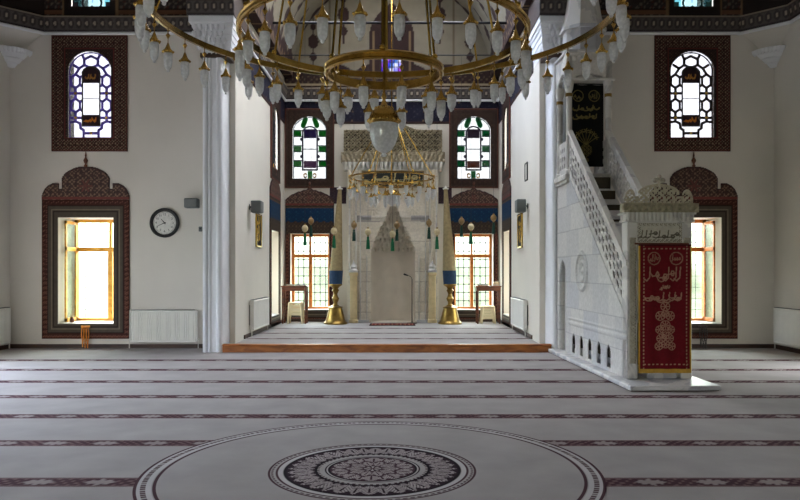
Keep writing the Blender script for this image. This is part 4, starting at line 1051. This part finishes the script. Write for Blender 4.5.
ck = thing('wall_clock', 'round black wall clock with white face above the radiator', 'clock', (U(165, DW), DW, Zp(223, DW)))
def disc_y(mb, r, y0, y1, n=48):
    return mb.prism_y([(r*cos(2*pi*k/n), r*sin(2*pi*k/n)) for k in range(n)], y0, y1)
rim = MB()
R0 = .30; ringp = [(.0, 0.), (.0, -.05), (-.02, -.065), (-.05, -.06), (-.068, -.035), (-.068, 0.)]
nn = 64; vs = []; fs = []
for k in range(nn):
    t = 2*pi*k/nn
    for dr, y in ringp: vs.append(((R0+dr)*cos(t), y, (R0+dr)*sin(t)))
m = len(ringp)
for k in range(nn):
    for i in range(m): fs.append((k*m+i, ((k+1) % nn)*m+i, ((k+1) % nn)*m+(i+1) % m, k*m+(i+1) % m))
rim.add(vs, fs); obj('rim', rim, M['black'], ck)
def clock_c(x, z):
    C = flat(x, (222, 220, 214)); q = np.hypot(x, z); t = np.arctan2(x, z)
    put(C, (np.abs(((t/(2*pi)*60)+.5) % 1-.5) < .16) & (q > .205) & (q < .222), (40, 40, 40)); return C
panel('dial', .48, .48, .006, clock_c, M['painted'], ck, (0, 0, 0), maskfn=lambda x, z: np.hypot(x, z) < .236, thick=.025, z0=-.24)
for k in range(1, 13):
    cu = bpy.data.curves.new('numeral', 'FONT'); cu.body = str(k); cu.size = .062; cu.align_x = 'CENTER'; cu.align_y = 'CENTER'; cu.extrude = .0015
    tmp = bpy.data.objects.new('tmp', cu); COL.objects.link(tmp)
    me = bpy.data.meshes.new_from_object(tmp.evaluated_get(bpy.context.evaluated_depsgraph_get())); bpy.data.objects.remove(tmp)
    a = 2*pi*k/12; link('numeral', me, M['black'], ck, (.172*sin(a), -.027, .172*cos(a)), rot=(pi/2, 0, 0))
def hand(name, ang, L, w):
    a = radians(ang); d = np.array([sin(a), cos(a)]); p = np.array([cos(a), -sin(a)])
    q = [(-.03*d+w*p), (-.03*d-w*p), (L*d-w*.4*p), (L*d+w*.4*p)]
    obj(name, MB().prism_y([tuple(x) for x in q], -.036, -.031), M['black'], ck, smooth=False)
hand('hour_hand', 320, .11, .011); hand('minute_hand', 246, .165, .008)
obj('hub', disc_y(MB(), .014, -.042, -.03, 16), M['black'], ck)

def speaker(label, loc, rz, w=.27, h=.19, d=.17, arm=.06):
    g = thing('loudspeaker', label, 'speaker', loc, rz, 'loudspeakers on the walls')
    obj('cabinet', MB().bbox(-w/2, w/2, -arm-d, -arm, -h/2, h/2, .015), M['grey_box'], g, smooth=False)
    obj('grille', MB().bbox(-w/2+.015, w/2-.015, -arm-d-.008, -arm-d+.002, -h/2+.015, h/2-.015, .004), M['cloth_grey'], g, smooth=False)
    obj('bracket', MB().tube((0, -arm, 0), (0, -.012, 0), .018, n=8).bbox(-.04, .04, -.014, 0, -.06, .06, .004), M['iron'], g)
    return g
speaker('grey loudspeaker on the front wall right of the clock', (U(192, 14.55), DW+.004, Zp(203.5, 14.6)), 0, .27, .19, .2)
speaker('grey loudspeaker on the left wall of the apse', (AX-XA-.003, 15.62, Zp(206.5, 15.5)), pi/2, .28, .26, .22)
speaker('grey loudspeaker on the right wall of the apse', (AX+XA+.003, 15.62, Zp(205.5, 15.5)), -pi/2, .28, .28, .20)
sw = thing('wall_switch', 'small grey sensor on the front wall below the loudspeaker', 'sensor', (U(200, 14.65), DW, Zp(229, 14.65)))
obj('casing', MB().bbox(-.035, .035, -.035, 0, -.05, .05, .008), M['grey_box'], sw, smooth=False); obj('lens', MB().ball((0, -.035, .01), .018, 8), M['black'], sw)

def gilt(label, loc, rz, w, h, seed, dark=(34, 28, 22)):
    g = thing('framed_calligraphy', label, 'picture', loc, rz, 'gilt calligraphy in the apse')
    sc = script_lines(0, h/2, w*.7, h*.75, seed, 3)+script_lines(0, h*.75, w*.6, h*.3, seed+1, 3)+script_lines(0, h*.25, w*.6, h*.3, seed+2, 3)
    panel('art', w-.06, h-.06, .01, lambda x, z: put(flat(x, dark), strokes(x, z, sc, .018), (190, 150, 60)), M['painted'], g, (0, 0, .03), thick=.02)
    fr = MB(); t = .05
    fr.bbox(-w/2, -w/2+t, -.04, 0, 0, h, .01).bbox(w/2-t, w/2, -.04, 0, 0, h, .01).bbox(-w/2, w/2, -.04, 0, 0, t, .01).bbox(-w/2, w/2, -.04, 0, h-t, h, .01)
    obj('frame', fr, M['brass_bright'], g, smooth=False); return g
gilt('tall gilt-framed calligraphy on the left wall of the apse', (AX-XA-.003, 16.55, 2.12), pi/2, .62, .78, 71)
gilt('tall gilt-framed calligraphy on the right wall of the apse', (AX+XA+.003, 16.55, 2.10), -pi/2, .62, .80, 75)
g = thing('framed_notice', 'small dark-framed notice high on the right wall of the apse', 'picture', (AX+XA+.003, 15.75, 3.55), -pi/2)
obj('frame', MB().bbox(-.15, -.12, -.03, 0, 0, .40, .006).bbox(.12, .15, -.03, 0, 0, .40, .006).bbox(-.15, .15, -.03, 0, 0, .03, .006).bbox(-.15, .15, -.03, 0, .37, .40, .006), M['black'], g, smooth=False)
obj('sheet', MB().box(-.12, .12, -.015, 0, .03, .37), M['paper'], g, smooth=False)

# prayer beads hanging under the window sills
def beads(label, x, col, lab_wood):
    g = thing('prayer_beads', label, 'prayer beads', (x, DW-.032, .50), 0, 'prayer beads below the front windows')
    obj('hook_board', MB().bbox(-.09, .09, -.03, 0, -.07, -.03, .006), M[lab_wood], g, smooth=False)
    for j, dx in enumerate((-.05, 0, .05)):
        st = MB(); L = .34+.03*((j*2) % 3)
        st.path([(dx-.012, -.035, -.05), (dx-.02, -.035, -.05-L*.5), (dx, -.035, -.05-L)], .004, 5); st.path([(dx+.012, -.035, -.05), (dx+.02, -.035, -.05-L*.5), (dx, -.035, -.05-L)], .004, 5)
        for q in range(14):
            t = q/13.; off = .016*sin(pi*min(1, t*1.2))
            for sg in (-1, 1): st.ball((dx+sg*(.008+off), -.037, -.05-L*t), .0125, 6)
        st.lathe([(.004, 0), (.012, -.02), (.012, -.07), (.0, -.08)], (dx, -.037, -.05-L), 6)
        obj('strand', st, M[col], g)
    return g
beads('amber prayer beads hanging below the left window of the front wall', U(85.5, 14.65), 'bead_amber', 'wood_yellow')
beads('dark prayer beads hanging below the right window beside the pulpit', U(703, 14.65), 'bead_dark', 'wood_base')
jar = thing('small_jar', 'small brown jar on the sill of the left front window', 'jar', (U(72, 14.95), 14.95, LWZ0+.012))
obj('body', MB().lathe([(.03,0),(.045,.02),(.05,.06),(.035,.09),(.03,.10)], n=14), M['wood_dark'], jar); obj('lid', MB().lathe([(.034,.10),(.03,.115),(.008,.12),(.012,.135),(.0,.14)], n=12), M['brass_dark'], jar)

# ================================================================== APSE FURNITURE
def candlestick(s, x, y):
    nm = 'left' if s < 0 else 'right'
    prof = [(.32,0),(.32,.03),(.29,.06),(.26,.10),(.215,.28),(.18,.42),(.20,.45),(.12,.48),(.06,.52),(.055,.58),(.085,.63),(.10,.68),(.07,.73),(.05,.80),(.075,.86),(.10,.90),(.07,.94),(.10,.99),(.17,1.03),(.185,1.05),(.18,1.07),(.0,1.06)]
    g = thing('candlestick', f'tall brass candlestick with bell base, {nm} of the prayer niche', 'candlestick', (x, y, PZ), 0, 'candlesticks beside the niche')
    obj('base', MB().lathe(prof[:8], n=28), M['brass_dark'], g); obj('stem', MB().lathe([(.119, .478)]+prof[8:], n=20), M['brass_dark'], g)
    c = thing('candle', f'giant tapering cream candle with blue foot on the {nm} candlestick', 'candle', (x, y, PZ+1.07), 0, 'giant candles beside the niche')
    tx = -s*.12
    def taper(z0, r0, z1, r1, name, m, n=20, seg_=6):
        mb = MB(); H = 2.62; vs = []; fs = []
        for i in range(seg_+1):
            t = i/seg_; z = z0+(z1-z0)*t; r = r0+(r1-r0)*t; cx = tx*z/H
            for k in range(n): a = 2*pi*k/n; vs.append((cx+r*cos(a), r*sin(a), z))
        for i in range(seg_):
            for k in range(n): fs.append((i*n+k, i*n+(k+1) % n, (i+1)*n+(k+1) % n, (i+1)*n+k))
        fs += [tuple(range(n-1, -1, -1)), tuple(seg_*n+k for k in range(n))]
        return obj(name, mb.add(vs, fs), M[m], c)
    taper(.0, .175, .36, .185, 'foot_wrap', 'blue_cloth'); taper(.36, .178, 2.54, .05, 'shaft', 'candle', seg_=14)
    tip = MB().lathe([(.075, 0), (.08, .03), (.03, .05), (.0, .11)], (tx*2.54/2.62, 0, 2.54), 12); obj('tip', tip, M['white'], c)
candlestick(-1, U(335.5, 19.35), 19.35); candlestick(1, U(450, 19.35), 19.35)

def table(label, x, y, w, d, h):
    g = thing('side_table', label, 'table', (x, y, PZ), 0, 'side tables at the apse windows')
    obj('tabletop', MB().bbox(-w/2, w/2, -d/2, d/2, h-.035, h, .008), M['wood_dark'], g, smooth=False)
    obj('apron', MB().box(-w/2+.03, w/2-.03, -d/2+.03, -d/2+.05, h-.14, h-.035).box(-w/2+.03, w/2-.03, d/2-.05, d/2-.03, h-.14, h-.035).box(-w/2+.03, -w/2+.05, -d/2+.03, d/2-.03, h-.14, h-.035).box(w/2-.05, w/2-.03, -d/2+.03, d/2-.03, h-.14, h-.035), M['wood_dark'], g, smooth=False)
    for sx in (-1, 1):
        for sy in (-1, 1): obj('leg', MB().tube((sx*(w/2-.045), sy*(d/2-.045), 0), (sx*(w/2-.045), sy*(d/2-.045), h-.035), .022, .032, 8), M['wood_dark'], g)
    obj('stretcher', MB().box(-w/2+.04, w/2-.04, d/2-.06, d/2-.03, .12, .16), M['wood_dark'], g, smooth=False)
    return g
def stool(label, x, y, w, h):
    g = thing('stool', label, 'stool', (x, y, PZ), 0, 'stools under the side tables')
    obj('seat', MB().bbox(-w/2, w/2, -w/2, w/2, h-.05, h, .02), M['cream'], g, smooth=False)
    for sx in (-1, 1):
        for sy in (-1, 1): obj('leg', MB().tube((sx*w*.50, sy*w*.50, 0), (sx*w*.42, sy*w*.42, h-.04), .022, .03, 8), M['cream'], g)
    for sy in (-1, 1):
        sl = MB()
        for k in range(4): zz = h-.10-k*.075; e = .43+.02*k; sl.box(-w*e, w*e, sy*w*.45-.01, sy*w*.45+.01, zz-.028, zz+.022)
        sl.box(-w*.40, -w*.32, sy*w*.45-.008, sy*w*.45+.008, h-.36, h-.05); sl.box(w*.32, w*.40, sy*w*.45-.008, sy*w*.45+.008, h-.36, h-.05)
        obj('slatted_side', sl, M['cream'], g, smooth=False)
    return g
LT = (U(295, 19.5), 19.5); RT = (U(488, 19.5), 19.5)
table('dark wooden side table before the left apse window', LT[0], LT[1], .70, .42, 1.02)
table('dark wooden side table before the right apse window', RT[0], RT[1], .68, .42, 1.02)
stool('cream slatted plastic stool under the left side table', LT[0]+.03, LT[1]-.02, .38, .58)
stool('cream slatted plastic stool under the right side table', RT[0]-.01, RT[1]-.02, .36, .48)
def book(label, x, y, z, w, d, t, rz):
    g = thing('book', label, 'book', (x, y, z), rz, 'books on the side tables')
    obj('cover', MB().box(-w/2, w/2, -d/2, d/2, 0, .005).box(-w/2, w/2, -d/2, d/2, t-.005, t).box(-w/2, -w/2+.005, -d/2, d/2, .005, t-.005), M['book'], g, smooth=False)
    obj('pages', MB().box(-w/2+.006, w/2-.008, -d/2+.008, d/2-.008, .005, t-.005), M['paper'], g, smooth=False)
book('dark book lying on the left side table', LT[0]-.12, LT[1], PZ+1.02, .24, .18, .04, .2)
book('thin dark book lying flat near the right end of the left side table', LT[0]+.17, LT[1]-.02, PZ+1.02, .26, .2, .03, -.1)
book('dark book lying on the right side table', RT[0]-.14, RT[1], PZ+1.02, .26, .19, .035, .1)
g = thing('knitted_hat', 'round cream knitted hat at the right end of the right side table', 'hat', (RT[0]+.22, RT[1], PZ+1.02))
obj('crown', MB().lathe([(.095,0),(.10,.03),(.095,.08),(.07,.105),(.0,.115)], n=20), M['cream'], g); obj('band', MB().torus((0,0,.02), .098, [(-.004,-.018),(.006,-.018),(.006,.018),(-.004,.018)], 24), M['paper'], g)

ms = thing('microphone_stand', 'thin black microphone stand in front of the prayer niche', 'microphone', (U(412, 19.5), 19.5, PZ))
obj('base', MB().lathe([(.14,0),(.14,.015),(.03,.03),(.012,.06),(0,.06)], n=20), M['black'], ms)
obj('pole', MB().tube((0,0,.03), (0,0,1.20), .012, n=8), M['black'], ms)
obj('gooseneck', MB().path([(0,0,1.20), (-.03,0,1.26), (-.09,0,1.29), (-.12,0,1.30)], .009, 6), M['black'], ms)
obj('microphone', MB().tube((-.11,0,1.295), (-.20,0,1.325), .018, .024, 10).ball((-.205,0,1.327), .027, 8), M['black'], ms)

# hanging ornaments: eggs with green tassels on cords from the tie rods
def ornament(label, px, py, d, ztop, m1, m2, r=.075, grp=None):
    x, z = U(px, d), Zp(py, d)
    g = thing('hanging_ornament', label, 'ornament', (x, d, z), group='egg ornaments hanging in the apse')
    obj('egg', MB().ball((0,0,0), r, 14, 1., 1.12), M[m1], g)
    obj('cord', MB().tube((0,0,r), (0,0,ztop-z-.03), .003, n=5), M['iron'], g)
    obj('top_cap', MB().lathe([(.0,.035),(.02,.03),(.03,.0),(.0,-.005)], (0,0,r*1.05), 8), M['brass_dark'], g); obj('lower_cap', MB().lathe([(.0,-.03),(.02,-.02),(.028,.0),(.0,.005)], (0,0,-r*1.08), 8), M['brass_dark'], g)
    obj('tassel', MB().lathe([(.012,0),(.03,-.03),(.026,-.06),(.036,-.10),(.046,-.30),(.0,-.30)], (0,0,-r*1.08-.02), 10), M[m2], g)
names = ['left of the left candle, nearer the side wall', 'over the left column of the niche', 'just right of the niche centre line', 'over the right column of the niche', 'between the right candle and the right window', 'near the right side wall of the apse']
for (px, py), nme in zip(((311, 221), (354, 225), (397, 225), (429, 223), (461.5, 221), (493.6, 218)), names):
    ornament('brownish egg ornament with dark green tassel, ' + nme, px, py, 18.1, 7.0, 'egg_brown', 'tassel_dark')
names = ['hanging before the left window', 'hanging before the left candle', 'left of the niche hood', 'in front of the niche hood', 'left of the right candle', 'hanging before the right window']
for (px, py), nme in zip(((305, 228.5), (334, 231), (368, 232), (392.5, 234), (437, 232), (471, 227)), names):
    ornament('pale cream egg ornament with bright green tassel, ' + nme, px, py, 16.9, 7.40, 'egg', 'tassel')

# ================================================================== LIGHT, SKY, CAMERA
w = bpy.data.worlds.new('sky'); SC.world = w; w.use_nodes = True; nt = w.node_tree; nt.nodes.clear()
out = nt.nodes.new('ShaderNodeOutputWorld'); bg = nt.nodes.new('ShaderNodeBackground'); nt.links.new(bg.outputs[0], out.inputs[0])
tc = nt.nodes.new('ShaderNodeTexCoord'); sx = nt.nodes.new('ShaderNodeSeparateXYZ'); nt.links.new(tc.outputs['Generated'], sx.inputs[0])
rp = nt.nodes.new('ShaderNodeValToRGB'); nt.links.new(sx.outputs[2], rp.inputs[0])
mr = nt.nodes.new('ShaderNodeMapRange'); mr.inputs['From Min'].default_value = -1; mr.inputs['From Max'].default_value = 1; nt.links.new(sx.outputs[2], mr.inputs[0]); nt.links.new(mr.outputs[0], rp.inputs[0])
e = rp.color_ramp.elements
e[0].position = .36; e[0].color = (.16, .16, .15, 1); e[1].position = 1.; e[1].color = (.90, .96, 1.08, 1)
for p, c in ((.44, (.13, .145, .11, 1)), (.50, (.145, .165, .125, 1)), (.535, (.55, .58, .54, 1)), (.56, (1.0, 1.0, 1.0, 1))):
    k = e.new(p); k.color = c
# the garden side is brighter to the left, where the view is open
mx = nt.nodes.new('ShaderNodeMix'); mx.data_type = 'RGBA'; mx.blend_type = 'MULTIPLY'; mx.inputs[0].default_value = 1
lf = nt.nodes.new('ShaderNodeMapRange'); lf.inputs['From Min'].default_value = -.34; lf.inputs['From Max'].default_value = -.22; lf.inputs['To Min'].default_value = 2.4; lf.inputs['To Max'].default_value = 1.0
nt.links.new(sx.outputs[0], lf.inputs[0])
nz = nt.nodes.new('ShaderNodeTexNoise'); nz.inputs['Scale'].default_value = 22; nz.inputs['Detail'].default_value = 4; nt.links.new(tc.outputs['Generated'], nz.inputs['Vector'])
nm2 = nt.nodes.new('ShaderNodeMapRange'); nm2.inputs['From Min'].default_value = .3; nm2.inputs['From Max'].default_value = .7; nm2.inputs['To Min'].default_value = .6; nm2.inputs['To Max'].default_value = 1.5; nt.links.new(nz.outputs[0], nm2.inputs[0])
ml = nt.nodes.new('ShaderNodeMath'); ml.operation = 'MULTIPLY'; nt.links.new(lf.outputs[0], ml.inputs[0]); nt.links.new(nm2.outputs[0], ml.inputs[1])
# only the low band near the ground is foliage; the sky above stays clear
hi = nt.nodes.new('ShaderNodeMapRange'); hi.inputs['From Min'].default_value = .06; hi.inputs['From Max'].default_value = .12; nt.links.new(sx.outputs[2], hi.inputs[0])
m3 = nt.nodes.new('ShaderNodeMix'); nt.links.new(hi.outputs[0], m3.inputs[0]); nt.links.new(ml.outputs[0], m3.inputs[2]); m3.inputs[3].default_value = 1.
nt.links.new(rp.outputs[0], mx.inputs[6]); nt.links.new(m3.outputs[0], mx.inputs[7])
tn = nt.nodes.new('ShaderNodeMapRange'); tn.inputs['From Min'].default_value = -.75; tn.inputs['From Max'].default_value = -.45; tn.inputs['To Min'].default_value = 1.; tn.inputs['To Max'].default_value = 0.; nt.links.new(sx.outputs[0], tn.inputs[0])
mt = nt.nodes.new('ShaderNodeMix'); mt.data_type = 'RGBA'; mt.blend_type = 'MULTIPLY'; nt.links.new(tn.outputs[0], mt.inputs[0]); nt.links.new(mx.outputs[2], mt.inputs[6]); mt.inputs[7].default_value = (.96, 1.10, 1.36, 1); mx = mt
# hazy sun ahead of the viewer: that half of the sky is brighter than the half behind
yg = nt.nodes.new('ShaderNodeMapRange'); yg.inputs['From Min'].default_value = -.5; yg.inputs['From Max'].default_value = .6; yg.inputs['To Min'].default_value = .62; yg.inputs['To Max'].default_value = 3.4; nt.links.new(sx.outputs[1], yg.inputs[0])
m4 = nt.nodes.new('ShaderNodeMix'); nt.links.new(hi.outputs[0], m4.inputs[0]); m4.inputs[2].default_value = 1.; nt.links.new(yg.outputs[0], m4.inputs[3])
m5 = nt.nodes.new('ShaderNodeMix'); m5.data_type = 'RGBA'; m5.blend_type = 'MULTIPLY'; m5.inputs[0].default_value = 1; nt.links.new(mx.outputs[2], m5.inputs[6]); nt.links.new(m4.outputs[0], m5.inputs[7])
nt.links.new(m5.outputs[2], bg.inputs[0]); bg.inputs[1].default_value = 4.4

cam = bpy.data.cameras.new('camera'); co = bpy.data.objects.new('camera', cam); COL.objects.link(co)
co.location = (CX, 0, CH); co.rotation_euler = (pi/2, 0, 0); cam.sensor_width = 36; cam.lens = 36*FOC/800
cam.shift_x = (400-VX)/800; cam.shift_y = (VY-250)/800; cam.clip_start = .05; cam.clip_end = 200
SC.camera = co
SC.view_settings.view_transform = 'Standard'; SC.view_settings.look = 'None'; SC.view_settings.gamma = 1; SC.view_settings.use_curve_mapping = False
SC.view_settings.exposure = 1.4
SC.cycles.max_bounces = 8; SC.cycles.diffuse_bounces = 5; SC.cycles.transparent_max_bounces = 16; SC.cycles.caustics_reflective = False; SC.cycles.caustics_refractive = False
SC.cycles.use_denoising = True
